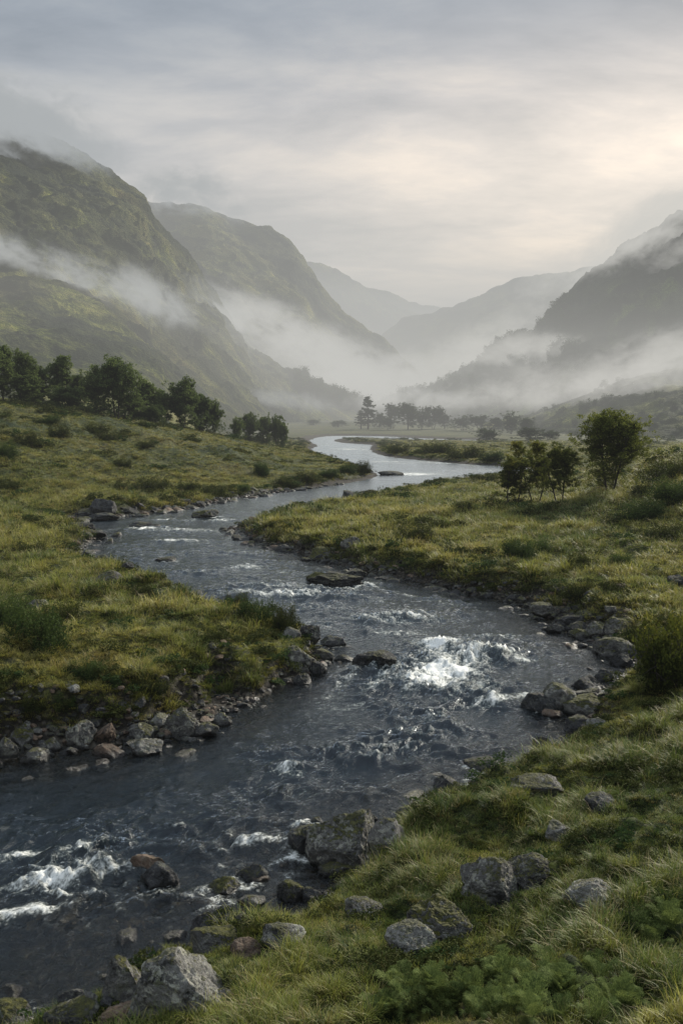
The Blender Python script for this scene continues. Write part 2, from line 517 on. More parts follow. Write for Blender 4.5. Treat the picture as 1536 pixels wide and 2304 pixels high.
def mat_water():
    nt = NT('river_water')
    geo = nt.n('ShaderNodeNewGeometry')
    pos = geo.outputs['Position']
    fl = nt.attr('flow').outputs['Vector']
    mp = nt.n('ShaderNodeMapping', {'Vector': fl, 'Scale': (.42, 1.0, 1.0)}).outputs[0]
    mq = nt.n('ShaderNodeMapping', {'Vector': fl, 'Scale': (.8, 1.0, 1.0)}).outputs[0]
    foam_sheen_a = nt.attr('foam').outputs['Fac']
    crest = nt.attr('crest').outputs['Fac']
    n1 = nt.noise(mp, 1.5, 8, .66, 1.4)
    n2 = nt.noise(mq, 5.5, 6, .7, .8)
    rid = nt.noise(mp, 2.6, 6, .55, 1.0, 'RIDGED_MULTIFRACTAL')
    # foam: painted density, far sky sheen included, against fine broken noise, favouring wave crests
    s = nt.math('ADD', nt.math('MULTIPLY', foam_sheen_a, .56), nt.math('MULTIPLY', crest, .22))
    s = nt.math('ADD', s, nt.math('MULTIPLY', nt.math('SUBTRACT', n1, .5), 1.15))
    s = nt.math('ADD', s, nt.math('MULTIPLY', nt.math('SUBTRACT', n2, .5), .8))
    s = nt.math('ADD', s, nt.math('MULTIPLY', nt.math('SUBTRACT', rid, .9), .22))
    s = nt.math('ADD', s, nt.math('MULTIPLY', nt.math('SUBTRACT', nt.noise(mq, 17, 4, .7), .5), .75))
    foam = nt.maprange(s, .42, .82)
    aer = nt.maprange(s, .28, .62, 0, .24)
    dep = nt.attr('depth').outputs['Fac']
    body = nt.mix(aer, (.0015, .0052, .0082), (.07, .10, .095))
    shallow = nt.maprange(dep, .02, .60, .95, 0)
    bumph = nt.math('ADD', nt.math('MULTIPLY', n2, .05), nt.math('MULTIPLY', nt.noise(mq, 16, 4, .6), .012))
    nrm = nt.bump(bumph, 1.0, nt.maprange(nt.n('ShaderNodeSeparateXYZ', {0: pos}).outputs[1], 45, 130, .7, .30))
    dif = nt.n('ShaderNodeBsdfDiffuse', {'Color': body, 'Normal': nrm})
    tra = nt.n('ShaderNodeBsdfTransparent', {'Color': (.72, .66, .52, 1)})
    under = nt.n('ShaderNodeMixShader', {0: shallow, 1: dif.outputs[0], 2: tra.outputs[0]})
    gl = nt.n('ShaderNodeBsdfGlossy', {'Color': (.90, .96, 1, 1), 'Roughness': nt.maprange(nt.n('ShaderNodeSeparateXYZ', {0: pos}).outputs[1], 50, 130, .05, .22), 'Normal': nrm})
    fr = nt.n('ShaderNodeFresnel', {'IOR': 1.33, 'Normal': nrm})
    surf = nt.n('ShaderNodeMixShader', {0: fr.outputs[0], 1: under.outputs[0], 2: gl.outputs[0]})
    fcol = nt.mix(nt.maprange(s, .5, .95), (.42, .43, .39), (.80, .79, .74))
    fb = nt.n('ShaderNodeBsdfDiffuse', {'Color': fcol, 'Normal': nt.bump(nt.math('ADD', n1, nt.math('MULTIPLY', n2, .5)), .10, .8)})
    fin = nt.n('ShaderNodeMixShader', {0: foam, 1: surf.outputs[0], 2: fb.outputs[0]})
    nt.link(fin.outputs[0], nt.out.inputs[0])
    return nt.m


def mat_haze(name, sigma, color):
    nt = NT(name)
    ab = nt.n('ShaderNodeVolumeAbsorption', {'Color': (0, 0, 0, 1), 'Density': sigma})
    em = nt.n('ShaderNodeEmission', {'Color': (*color, 1), 'Strength': sigma})  # haze glows by itself, standing in for scattered daylight
    ad = nt.n('ShaderNodeAddShader', {0: ab.outputs[0], 1: em.outputs[0]})
    nt.link(ad.outputs[0], nt.out.inputs['Volume'])
    return nt.m


def mat_mist(name, sigma, color, nscale=2.2, thr=.42, seed=0.0, stretch=(1, 1, 1)):
    nt = NT(name)
    tc = nt.n('ShaderNodeTexCoord').outputs['Object']
    ln = nt.n('ShaderNodeVectorMath', {0: tc}, operation='LENGTH').outputs['Value']
    fall = nt.maprange(ln, 1.0, .15)
    mp = nt.n('ShaderNodeMapping', {'Vector': tc, 'Location': (seed, seed * .7, 0), 'Scale': stretch}).outputs[0]
    n = nt.noise(mp, nscale, 5, .62, .9)
    fine = nt.noise(mp, nscale * 3.3, 4, .65, 1.2)
    n = nt.math('ADD', nt.math('MULTIPLY', n, .64), nt.math('MULTIPLY', fine, .36))
    f = nt.math('MULTIPLY', nt.maprange(nt.math('ADD', n, nt.math('MULTIPLY', fall, .22)), thr, thr + .26), fall)
    dens = nt.math('MULTIPLY', f, sigma)
    ab = nt.n('ShaderNodeVolumeAbsorption', {'Color': (0, 0, 0, 1), 'Density': dens})
    em = nt.n('ShaderNodeEmission', {'Color': (*color, 1), 'Strength': dens})  # own glow of the mist replaces light scattered in it
    ad = nt.n('ShaderNodeAddShader', {0: ab.outputs[0], 1: em.outputs[0]})
    nt.link(ad.outputs[0], nt.out.inputs['Volume'])
    return nt.m


M = dict(
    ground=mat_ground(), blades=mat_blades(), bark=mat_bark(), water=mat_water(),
    leaf=mat_leaf('tree_leaves', (.036, .052, .012), (.15, .165, .035), (.24, .20, .04), .5),
    darkleaf=mat_leaf('dark_tree_leaves', (.034, .056, .020), (.125, .160, .048), (.16, .17, .05), .5),
    farleaf=mat_leaf('far_tree_leaves', (.016, .028, .012), (.070, .09, .03), None, .15),
    shrub=mat_leaf('shrub_leaves', (.016, .034, .010), (.075, .105, .026), (.10, .10, .02), .25),
    heath=mat_leaf('heath_leaves', (.018, .028, .008), (.080, .088, .020), (.09, .07, .02), .2),
    fern=mat_leaf('fern_fronds', (.030, .050, .014), (.21, .26, .075), (.32, .34, .12), .3),
    herb=mat_leaf('herb_leaves', (.018, .040, .012), (.055, .085, .024), (.12, .12, .03), .3),
    rock=mat_rock('grey_rock', moss=.58, lichen=.7), mossrock=mat_rock('mossy_rock', moss=.85, lichen=.5),
    darkrock=mat_rock('dark_wet_rock', (.045, .045, .046), (.12, .12, .12), .35, .3, .8),
    palerock=mat_rock('lichened_rock', (.16, .155, .14), (.36, .35, .31), .4, .9, 1.05),
    brownrock=mat_rock('brown_rock', (.14, .095, .065), (.26, .19, .14), .15, .2, .9),
    hill=mat_hill('hill_turf'), hillr=mat_hill('hill_turf_dark', .8, .7, (-.72, -.1, -.6)),
)

# ------------------------------------------------------------------ ground sheet
def polar_grid(r0, r1, nr, a0, a1, na):
    rr = np.exp(np.linspace(math.log(r0), math.log(r1), nr))
    aa = np.linspace(a0, a1, na)
    R, A = np.meshgrid(rr, aa, indexing='ij')
    return R * np.sin(A), R * np.cos(A)


def build_ground():
    nr, na = 1050, 560
    X, Y = polar_grid(2.5, 1500, nr, -.62, .62, na)
    Z, d = ground(X, Y)
    V = np.stack([X, Y, Z], -1).reshape(-1, 3)
    w = shore_w(X, Y)[0] + .45
    shore = sstep(1.1, .7, d / w + .25 * fbm(X * 1.3, Y * 1.3, 4, 3))
    me = mesh_np('ground', V, grid_faces(nr, na), [M['ground']], attrs={'shore': shore.ravel()})
    o = link('ground', me); tag(o, kind='structure')
    # the wide plain beyond, out to the horizon
    n = 60
    g = np.linspace(-1, 1, n)
    gx, gy = np.meshgrid(g * 14000, g * 14000, indexing='ij')
    gz = -3.0 + 0 * gx
    me = mesh_np('plain', np.stack([gx, gy, gz], -1).reshape(-1, 3), grid_faces(n, n), [M['ground']])
    tag(link('plain', me), kind='structure')


build_ground()

# ------------------------------------------------------------------ river surface
FOAM = [  # picture x, y, half width, half height, strength, tilt (rise to the right)
    (1050, 1492, 110, 26, 1.15, -.05), (1120, 1478, 60, 12, 1.0, 0), (980, 1455, 60, 14, .9, .1), (1010, 1520, 90, 20, .9, 0), (960, 1545, 80, 22, .8, 0),
    (1110, 1590, 90, 12, .85, -.2), (1180, 1570, 40, 8, .7, -.2), (960, 1622, 60, 14, .65, -.1), (835, 1716, 60, 10, .6, -.1), (655, 1742, 50, 14, .75, .1),
    (890, 1690, 60, 10, .5, -.2), (1250, 1530, 40, 6, .4, 0),
    (225, 1975, 90, 26, 1.35, -.1), (110, 2005, 110, 26, .85, -.15), (50, 1940, 90, 12, .85, -.3), (180, 1930, 70, 12, .7, -.2), (70, 2070, 110, 16, .9, -.25), (200, 2030, 70, 12, .7, -.2), (585, 1908, 70, 10, .75, -.15), (400, 1875, 40, 8, .45, -.1),
    (440, 1925, 60, 10, .35, 0), (200, 1890, 60, 14, .3, -.2), (400, 2045, 60, 8, .4, -.1), (330, 1940, 26, 8, .4, 0),
    (620, 1327, 140, 4, 1.2, -.02), (500, 1323, 40, 3, 1.0, 0), (660, 1345, 80, 8, .8, 0), (720, 1335, 60, 6, .6, 0), (560, 1278, 70, 7, .75, 0),
    (400, 1218, 80, 5, .85, 0), (470, 1226, 50, 3, .6, 0), (330, 1190, 60, 5, .9, .1), (500, 1172, 60, 4, .95, -.05), (430, 1172, 60, 3, .5, 0), (380, 1250, 60, 6, .35, 0),
    (560, 1200, 50, 6, .3, 0), (700, 1410, 70, 10, .35, 0), (860, 1400, 90, 10, .45, .1), (900, 1430, 60, 8, .5, .1), (780, 1520, 40, 8, .5, -.1), (880, 1515, 40, 8, .6, 0),
    (930, 1066, 40, 3, .8, 0), (960, 1040, 60, 3, .45, 0), (840, 1040, 60, 3, .3, 0), (800, 1010, 60, 4, .35, 0), (1060, 1058, 50, 3, .3, 0), (760, 1350, 50, 6, .4, 0), (1080, 1560, 130, 30, .55, -.1), (940, 1500, 120, 40, .42, 0), (1180, 1490, 60, 14, .6, 0), (900, 1390, 110, 16, .45, .05), (1120, 1440, 80, 12, .5, 0),
    (960, 1660, 120, 26, .38, -.15), (760, 1700, 90, 16, .42, -.1), (300, 1910, 120, 20, .40, -.15), (150, 1960, 130, 24, .5, -.2), (520, 1960, 60, 12, .5, 0), (680, 1790, 90, 14, .35, 0),
    (420, 1195, 130, 6, .55, 0), (540, 1245, 90, 6, .5, 0), (460, 1290, 90, 6, .45, 0), (640, 1290, 70, 5, .45, 0), (700, 1370, 90, 10, .5, 0), (600, 1155, 50, 3, .4, 0), (360, 1170, 60, 3, .6, 0), (600, 1340, 130, 6, .7, 0),
]
CENTRE = [(-500, 2110), (-200, 1990), (0, 1910), (250, 1835), (500, 1765), (750, 1690), (950, 1600), (1060, 1520), (1075, 1440), (950, 1375), (780, 1325), (620, 1280), (450, 1240), (345, 1200),
          (420, 1160), (600, 1130), (800, 1098), (1000, 1068), (1100, 1056), (1000, 1047), (900, 1038), (800, 1020), (780, 1004), (740, 992)]


def flow_coords(X, Y):
    C = chaikin(np.array([at_z(a, b, 0) for a, b in CENTRE]), 3)
    seg = np.linalg.norm(np.diff(C, axis=0), axis=1); S = np.concatenate([[0], np.cumsum(seg)])
    x = X.ravel().astype(np.float32); y = Y.ravel().astype(np.float32)
    step = max(1, len(C) // 90); k = np.arange(0, len(C) - step, step)
    num_s = np.zeros_like(x); num_n = np.zeros_like(x); den = np.full_like(x, 1e-12)
    dm = np.full_like(x, 1e9)
    for p_ in (0, 1):
        for i in k:
            a = C[i]; b = C[i + step]; e = b - a; L = np.hypot(*e) + 1e-6; e = e / L
            u = (x - a[0]) * e[0] + (y - a[1]) * e[1]; n = -(x - a[0]) * e[1] + (y - a[1]) * e[0]
            uc = np.clip(u, 0, L); d = np.sqrt((u - uc) ** 2 + n ** 2)
            if p_ == 0:
                np.minimum(dm, d, out=dm)
            else:
                w = np.exp(-((d - dm) / (.35 + .02 * y)) ** 1)
                num_s += w * (S[i] + u); num_n += w * n; den += w
    return (num_s / den).reshape(X.shape), (num_n / den).reshape(X.shape)


WETROCKS = [(358, 1996, 92), (330, 1960, 76), (548, 1890, 56), (500, 2014, 92), (565, 1980, 80), (842, 1506, 105), (755, 1318, 130), (370, 1265, 46), (460, 1164, 62), (315, 1185, 50),
            (1215, 1600, 78), (1325, 1552, 60), (700, 1925, 90), (750, 1452, 60), (870, 1305, 50), (712, 1858, 40), (1092, 1732, 80), (615, 1315, 30)]
BUMPS = [(1050, 1478, 60, .22), (1000, 1452, 30, .22), (1100, 1480, 50, .18), (990, 1505, 55, .20), (1060, 1525, 60, .16), (1120, 1585, 50, .12),
         (235, 1968, 45, .22), (190, 1990, 40, .12), (100, 2000, 50, .10), (655, 1738, 30, .1), (560, 1318, 90, .18), (640, 1320, 60, .18), (585, 1905, 40, .10)]


def build_water():
    nr, na = 1250, 620
    X, Y = polar_grid(9, 480, nr, -.62, .62, na)
    sd = river_sdf(X, Y)
    Zg, d = ground(X, Y, sd)
    r = np.hypot(X, Y)
    foam = np.zeros_like(X); rough = np.zeros_like(X)
    for px, py, hw, hh, st, tilt in FOAM:
        st = .44 + .42 * st if st > .9 else st * 1.22
        c = at_z(px, py); sx = hw * c[1] / F
        y1 = at_z(px, py + hh)[1]; y0 = at_z(px, py - hh)[1]
        sy = abs(y0 - y1) / 2
        u = X - c[0]; v = Y - c[1] + tilt * u * 1.5
        g = np.exp(-((u / sx) ** 2 + (v / sy) ** 2) * .9)
        foam = np.maximum(foam, st * g) + .25 * st * g * (foam > .1)
        rough += .8 * g
    base = .22 + .36 * sstep(90, 150, r) + .22 * sstep(70, 120, r) * fbm(X * .12, Y * .05, 47, 3) + .34 * sstep(.40, .8, .5 + .5 * fbm(X * .12, Y * .12, 40, 2))  # distant term whitens the river to imitate silvery sky reflection
    for px, py, wpx in WETROCKS:
        c = at_z(px, py); W = wpx * c[1] / F
        fl = np.array([-.60, -.80]) if (px < 800 and py > 1600) else np.array([.58, -.81]) if py < 1450 else np.array([-.25, -.97]); pr = np.array([fl[1], -fl[0]])
        u = X - c[0]; v = Y - c[1]
        al = u * fl[0] + v * fl[1]; ac = u * pr[0] + v * pr[1]
        ring = np.exp(-((np.hypot(u, v * 1.1) - W * .55) / (.22 * W + .05)) ** 2) * sstep(-.2 * W, .5 * W, al + .3 * W)
        wake = np.exp(-((np.abs(ac) - W * .35) / (.20 * W + .05)) ** 2) * sstep(0, .5 * W, al) * sstep(4.0 * W, 1.0 * W, al)
        foam = np.maximum(foam, .78 * np.maximum(ring, wake * .85)); rough += .35 * (ring + wake)
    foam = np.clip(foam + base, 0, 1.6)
    rough = np.clip(rough, 0, 1.2)
    U, Vv = flow_coords(X, Y)
    wx = U + .5 * fbm(X * .6, Y * .6, 50, 2); wy = Vv + .5 * fbm(X * .6, Y * .6, 55, 2)
    near = 1 - sstep(26, 115, r)
    w1 = ridged(wx * .50, wy * .80, 2.0, 2)
    w2 = .55 * ridged(wx * 1.0, wy * 2.1, 7.0, 3) + .45 * ridged(wx * 2.3, wy * 1.3, 17.0, 3)
    w3 = fbm(wx * 3.4, wy * 5.6, 9.0, 2)
    w4 = fbm(wx * 9, wy * 11, 3.0, 2) * (r < 40)
    pat = .42 + .85 * sstep(-.30, .45, fbm(X * .28, Y * .28, 44, 3)) + .5 * rough
    z = pat * (.10 * w1 + (.070 + .05 * rough) * w2 + (.038 + .03 * rough) * w3 + .008 * w4) * (.24 + .76 * near)
    z += .07 * rough * fbm(X * 1.2, Y * 1.2, 60, 2)
    for px, py, hw, hgt in BUMPS:
        c = at_z(px, py); s = hw * c[1] / F
        z += hgt * np.exp(-(((X - c[0]) / s) ** 2 + ((Y - c[1]) / (s * 1.3)) ** 2)) * (.45 + .4 * w2)
    calm = sstep(0, -1.6, sd)
    z = z * (.35 + .65 * calm)
    crest = np.clip(w2 * .8 + w3 * .5, -1, 1)
    V = np.stack([X, Y, z], -1).reshape(-1, 3)
    Fc = grid_faces(nr, na)
    keep_v = (Zg < z + .05).ravel() & (sd.ravel() < 3)
    kf = keep_v[Fc].any(1)
    Fc = Fc[kf]
    used = np.unique(Fc)
    remap = np.full(len(V), -1, np.int64); remap[used] = np.arange(len(used))
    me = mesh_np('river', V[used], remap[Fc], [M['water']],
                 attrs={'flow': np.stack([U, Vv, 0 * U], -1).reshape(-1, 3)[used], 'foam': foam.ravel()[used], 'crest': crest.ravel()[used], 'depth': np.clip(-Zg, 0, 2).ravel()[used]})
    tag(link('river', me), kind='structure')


build_water()

# ------------------------------------------------------------------ hills
def lerp_list(L, n):
    L = np.asarray(L, float)
    seg = np.concatenate([[0], np.cumsum(np.linalg.norm(np.diff(L, axis=0), axis=1))]); seg /= seg[-1]
    idx = np.linspace(0, 1, len(L))
    t = np.linspace(0, 1, n)
    out = np.stack([np.interp(t, idx, L[:, k]) for k in range(L.shape[1])], 1)
    k = 5
    pad = np.pad(out, ((k, k), (0, 0)), 'edge')
    ker = np.ones(2 * k + 1) / (2 * k + 1)
    return np.stack([np.convolve(pad[:, j], ker, 'valid') for j in range(out.shape[1])], 1)


def hill(name, ridge, foot, nu, nv, mat, amp=8, scale=90, seed=0.0, prof=1.15, craglev=.5, tree_top=0):
    Rg = lerp_list(ridge, nu); Ft = lerp_list(foot, nu)
    P = at_y(Rg[:, 0], Rg[:, 1], Rg[:, 2]); Q = at_y(Ft[:, 0], Ft[:, 1], Ft[:, 2])
    Q[:, 2] -= 4
    v = np.linspace(0, 1.12, nv)[None, :, None]
    G = P[:, None, :] * (1 - v) + Q[:, None, :] * v
    h = (P[:, None, 2] - Q[:, None, 2])
    vv = np.clip(v[..., 0], 0, 1)
    G[..., 2] = Q[:, None, 2] + h * np.where(v[..., 0] <= 1, (1 - vv) ** prof, (1 - v[..., 0]) * .5)
    x, y, z = G[..., 0], G[..., 1], G[..., 2]
    env = np.clip(h / (60 * scale / 90), .06, 1) * (.25 + .75 * np.sin(np.clip(vv * 1.06 + .05, 0, 1) * PI) ** .5)
    # gullies run down the fall line: noise varies quickly along the ridge, slowly down the slope
    uu = np.linspace(0, nu / nv * 3.0, nu)[:, None] * 1.0
    gy = ridged((x * .55 + z * .5) / scale * 1.7, (y * .35 - z * .35) / scale * .8, seed, 4, .55)
    n1 = fbm(x / scale, y / scale, z / scale + seed, 6, .56)
    n2 = fbm(x / scale * 4, y / scale * 4, z / scale * 4 + seed, 5, .6)
    steps = ridged(x / scale * .8, y / scale * .8, z / scale * 2.6 + seed, 4, .55)
    G[..., 2] += env * amp * (1.0 * n1 - .75 * (gy - .2) + .30 * n2 + .6 * (steps - .3))
    G[..., 0] += env * amp * .8 * fbm(x / scale * 1.6, y / scale * 1.6, z / scale * 1.6 + seed + 40, 4)
    crag = np.clip((.5 + .9 * n2 + .5 * steps) * craglev + .5 * (1 - vv) * craglev, 0, 1) * np.clip(h / 60, 0, 1)
    gully = np.clip((gy - .35) * 2.2 + .6 * n2, 0, 1)
    # back slope
    nb = 14
    b = (np.arange(1, nb + 1) / nb)[None, :, None]
    top = G[:, :1, :]
    away = np.array([0, 1.0, 0])[None, None, :]
    B = top + away * b * 500 * (scale / 90) + 0
    B[..., 2] = top[..., 2] - (b[..., 0] ** 1.3) * (h * 1.1 + 20) + 0
    full = np.concatenate([B[:, ::-1], G], 1)
    z0 = np.zeros((nu, nb))
    cr = np.concatenate([z0, crag], 1); gl = np.concatenate([z0, gully], 1)
    me = mesh_np(name, full.reshape(-1, 3), grid_faces(nu, nv + nb), [mat], attrs={'crag': cr.ravel(), 'gully': gl.ravel()})
    o = link(name, me); tag(o, kind='structure')
    return full[:, nb:]


RA = [(-1200, 420, 1000), (-700, 200, 1000), (-300, 225, 1050), (-80, 258, 1100), (20, 276, 1100), (110, 298, 1150), (165, 324, 1150), (205, 354, 1150), (255, 385, 1150), (300, 412, 1150),
      (328, 432, 1150), (340, 462, 1150), (375, 505, 1150), (405, 540, 1150), (432, 580, 1150), (480, 650, 1130), (520, 712, 1100), (556, 768, 1050), (600, 806, 1020),
      (650, 838, 1000), (700, 868, 980), (750, 896, 960), (800, 918, 950), (840, 944, 950)]
FA = [(-1900, 900, 250), (-1200, 900, 250), (-700, 895, 250), (-350, 890, 255), (-150, 892, 260), (-20, 900, 260), (60, 912, 262), (140, 922, 265), (210, 930, 270), (280, 940, 280), (340, 948, 290), (390, 954, 305),
      (440, 958, 320), (480, 961, 340), (520, 963, 365), (555, 964, 395), (590, 964, 430), (620, 963, 470), (655, 961, 520), (690, 959, 580), (725, 957, 650), (760, 954, 730), (800, 951, 810), (840, 950, 900)]
RB = [(0, 470, 2100), (200, 452, 2000), (340, 447, 1900), (400, 452, 1850), (470, 468, 1800), (510, 488, 1800), (545, 502, 1800), (605, 513, 1780), (650, 540, 1750), (672, 572, 1740), (695, 600, 1730), (730, 652, 1700), (785, 706, 1650),
      (850, 756, 1600), (905, 800, 1580), (950, 846, 1550), (990, 890, 1520), (1030, 930, 1500)]
FB = [(0, 900, 900), (200, 905, 900), (350, 912, 950), (480, 918, 1000), (580, 924, 1050), (660, 930, 1100), (720, 934, 1130), (780, 938, 1180), (840, 940, 1220), (900, 941, 1260), (950, 941, 1320), (1000, 941, 1380), (1040, 942, 1450)]
RC = [(450, 600, 3600), (600, 588, 3600), (690, 586, 3500), (745, 592, 3500), (790, 622, 3450), (830, 650, 3400), (860, 668, 3400), (905, 690, 3400), (945, 700, 3400), (1000, 740, 3400), (1080, 800, 3400)]
FC = [(450, 930, 2500), (700, 932, 2500), (900, 935, 2600), (1100, 937, 2700)]
RC2 = [(700, 640, 5200), (800, 648, 5200), (870, 656, 5200), (925, 682, 5200), (965, 692, 5200), (1050, 704, 5200), (1150, 740, 5200)]
FC2 = [(700, 936, 4500), (1150, 936, 4500)]
RD = [(1800, 520, 2800), (1500, 560, 2700), (1290, 606, 2600), (1220, 618, 2600), (1170, 628, 2600), (1105, 646, 2600), (1085, 660, 2600), (1055, 674, 2600), (1000, 690, 2600), (950, 704, 2600), (905, 716, 2600),
      (860, 742, 2600), (800, 800, 2600), (740, 900, 2600)]
FD = [(1900, 925, 1600), (1500, 930, 1600), (1200, 932, 1700), (1000, 934, 1800), (850, 935, 2000), (740, 935, 2200)]
RE = [(3200, 330, 800), (2300, 360, 900), (1900, 360, 1000), (1640, 415, 1050), (1536, 462, 1100), (1480, 498, 1100), (1440, 520, 1100), (1395, 553, 1100), (1335, 596, 1100), (1295, 640, 1100), (1265, 662, 1100), (1240, 694, 1100), (1215, 730, 1120), (1185, 752, 1130),
      (1130, 786, 1150), (1105, 806, 1150), (1050, 844, 1180), (1000, 868, 1200), (950, 884, 1200), (900, 900, 1200), (850, 925, 1200), (820, 945, 1200)]
FE = [(3200, 900, 350), (2300, 920, 400), (1900, 932, 450), (1700, 938, 480), (1536, 942, 500), (1400, 945, 540), (1300, 947, 580), (1200, 948, 620), (1100, 949, 680), (1000, 948, 760), (950, 947, 850), (900, 946, 950), (840, 945, 1100)]
RF = [(3000, 640, 420), (2400, 720, 460), (1900, 780, 500), (1700, 800, 520), (1560, 826, 530), (1480, 838, 535), (1400, 850, 540), (1340, 872, 540), (1290, 890, 540), (1240, 912, 540), (1190, 928, 540), (1130, 945, 540), (1080, 956, 540)]
FF = [(3000, 1080, 170), (2400, 1020, 200), (1900, 995, 235), (1700, 988, 260), (1536, 984, 280), (1400, 982, 300), (1300, 978, 330), (1200, 974, 360), (1100, 968, 420)]
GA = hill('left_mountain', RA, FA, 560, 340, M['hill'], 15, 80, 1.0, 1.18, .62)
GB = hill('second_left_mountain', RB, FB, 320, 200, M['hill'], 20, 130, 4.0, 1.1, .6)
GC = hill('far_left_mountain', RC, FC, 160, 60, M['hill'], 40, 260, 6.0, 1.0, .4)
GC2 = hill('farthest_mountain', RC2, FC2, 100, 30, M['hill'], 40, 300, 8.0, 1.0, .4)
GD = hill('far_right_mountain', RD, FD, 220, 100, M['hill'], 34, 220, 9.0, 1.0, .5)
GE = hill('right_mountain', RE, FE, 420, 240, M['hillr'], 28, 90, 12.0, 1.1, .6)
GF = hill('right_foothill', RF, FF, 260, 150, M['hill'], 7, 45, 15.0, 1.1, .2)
#PART2

# ------------------------------------------------------------------ rocks
def ico(sub):
    import bmesh
    bm = bmesh.new(); bmesh.ops.create_icosphere(bm, subdivisions=sub, radius=1)
    V = np.array([v.co[:] for v in bm.verts]); Fc = np.array([[v.index for v in f.verts] for f in bm.faces]); bm.free()
    return V, Fc


ICO = {4: ico(4), 5: ico(5), 6: ico(6)}


def rock_mesh(name, seed, mat, sub=4, facets=13, flat=1.0, lump=0.0, craggy=1.0):
    rs = np.random.default_rng(seed)
    V, Fc = ICO[sub]
    P = V.copy()
    if lump:
        P *= (1 + lump * fbm(P[:, 0] * 1.0, P[:, 1] * 1.0, P[:, 2] * 1.0 + seed, 2))[:, None]
    for k in range(facets):
        n = rs.normal(size=3); n /= np.linalg.norm(n)
        dd = rs.uniform(.52, .86)
        s = P @ n - dd
        P -= n[None] * (np.maximum(s, 0) * 1.0)[:, None]
    q = P * 1.0
    N = P / np.linalg.norm(P, axis=1)[:, None]
    s = seed * 3.1
    dsp = .075 * craggy * fbm(q[:, 0] * 1.7 + s, q[:, 1] * 1.7, q[:, 2] * 1.7, 4, .55) + .045 * craggy * ridged(q[:, 0] * 3.2 + s, q[:, 1] * 3.2, q[:, 2] * 4.5, 3)
    if sub >= 5:
        dsp += .026 * craggy * ridged(q[:, 0] * 9 + s, q[:, 1] * 9, q[:, 2] * 11, 3) + .012 * fbm(q[:, 0] * 22 + s, q[:, 1] * 22, q[:, 2] * 22, 2)
    P = P + N * dsp[:, None]
    mn, mx = P.min(0), P.max(0)
    P = (P - (mn + mx) / 2) / (mx - mn)          # unit box
    P[:, 2] *= flat
    return mesh_np(name, P, Fc, [mat])


ROCKS = {}
for i, (m, f, l) in enumerate([('rock', 12, 0), ('rock', 16, .3), ('darkrock', 11, 0), ('darkrock', 15, .3), ('palerock', 10, .2), ('mossrock', 14, .3), ('mossrock', 10, .4), ('brownrock', 9, 0)]):
    for j in range(3 if i < 7 else 2):
        ROCKS.setdefault(m, []).append(rock_mesh('rock', 100 + i * 10 + j, M[m], 5, f, 1, l))
BIGR = {}


def put_rock(mesh, name, p, w, dpt, h, rz, sink=.28, tilt=(0, 0)):
    o = link(name, mesh)
    o.scale = (w, dpt, h)
    o.rotation_euler = (tilt[0], tilt[1], rz)
    o.location = (p[0], p[1], p[2] + h * (.5 - sink))
    return o


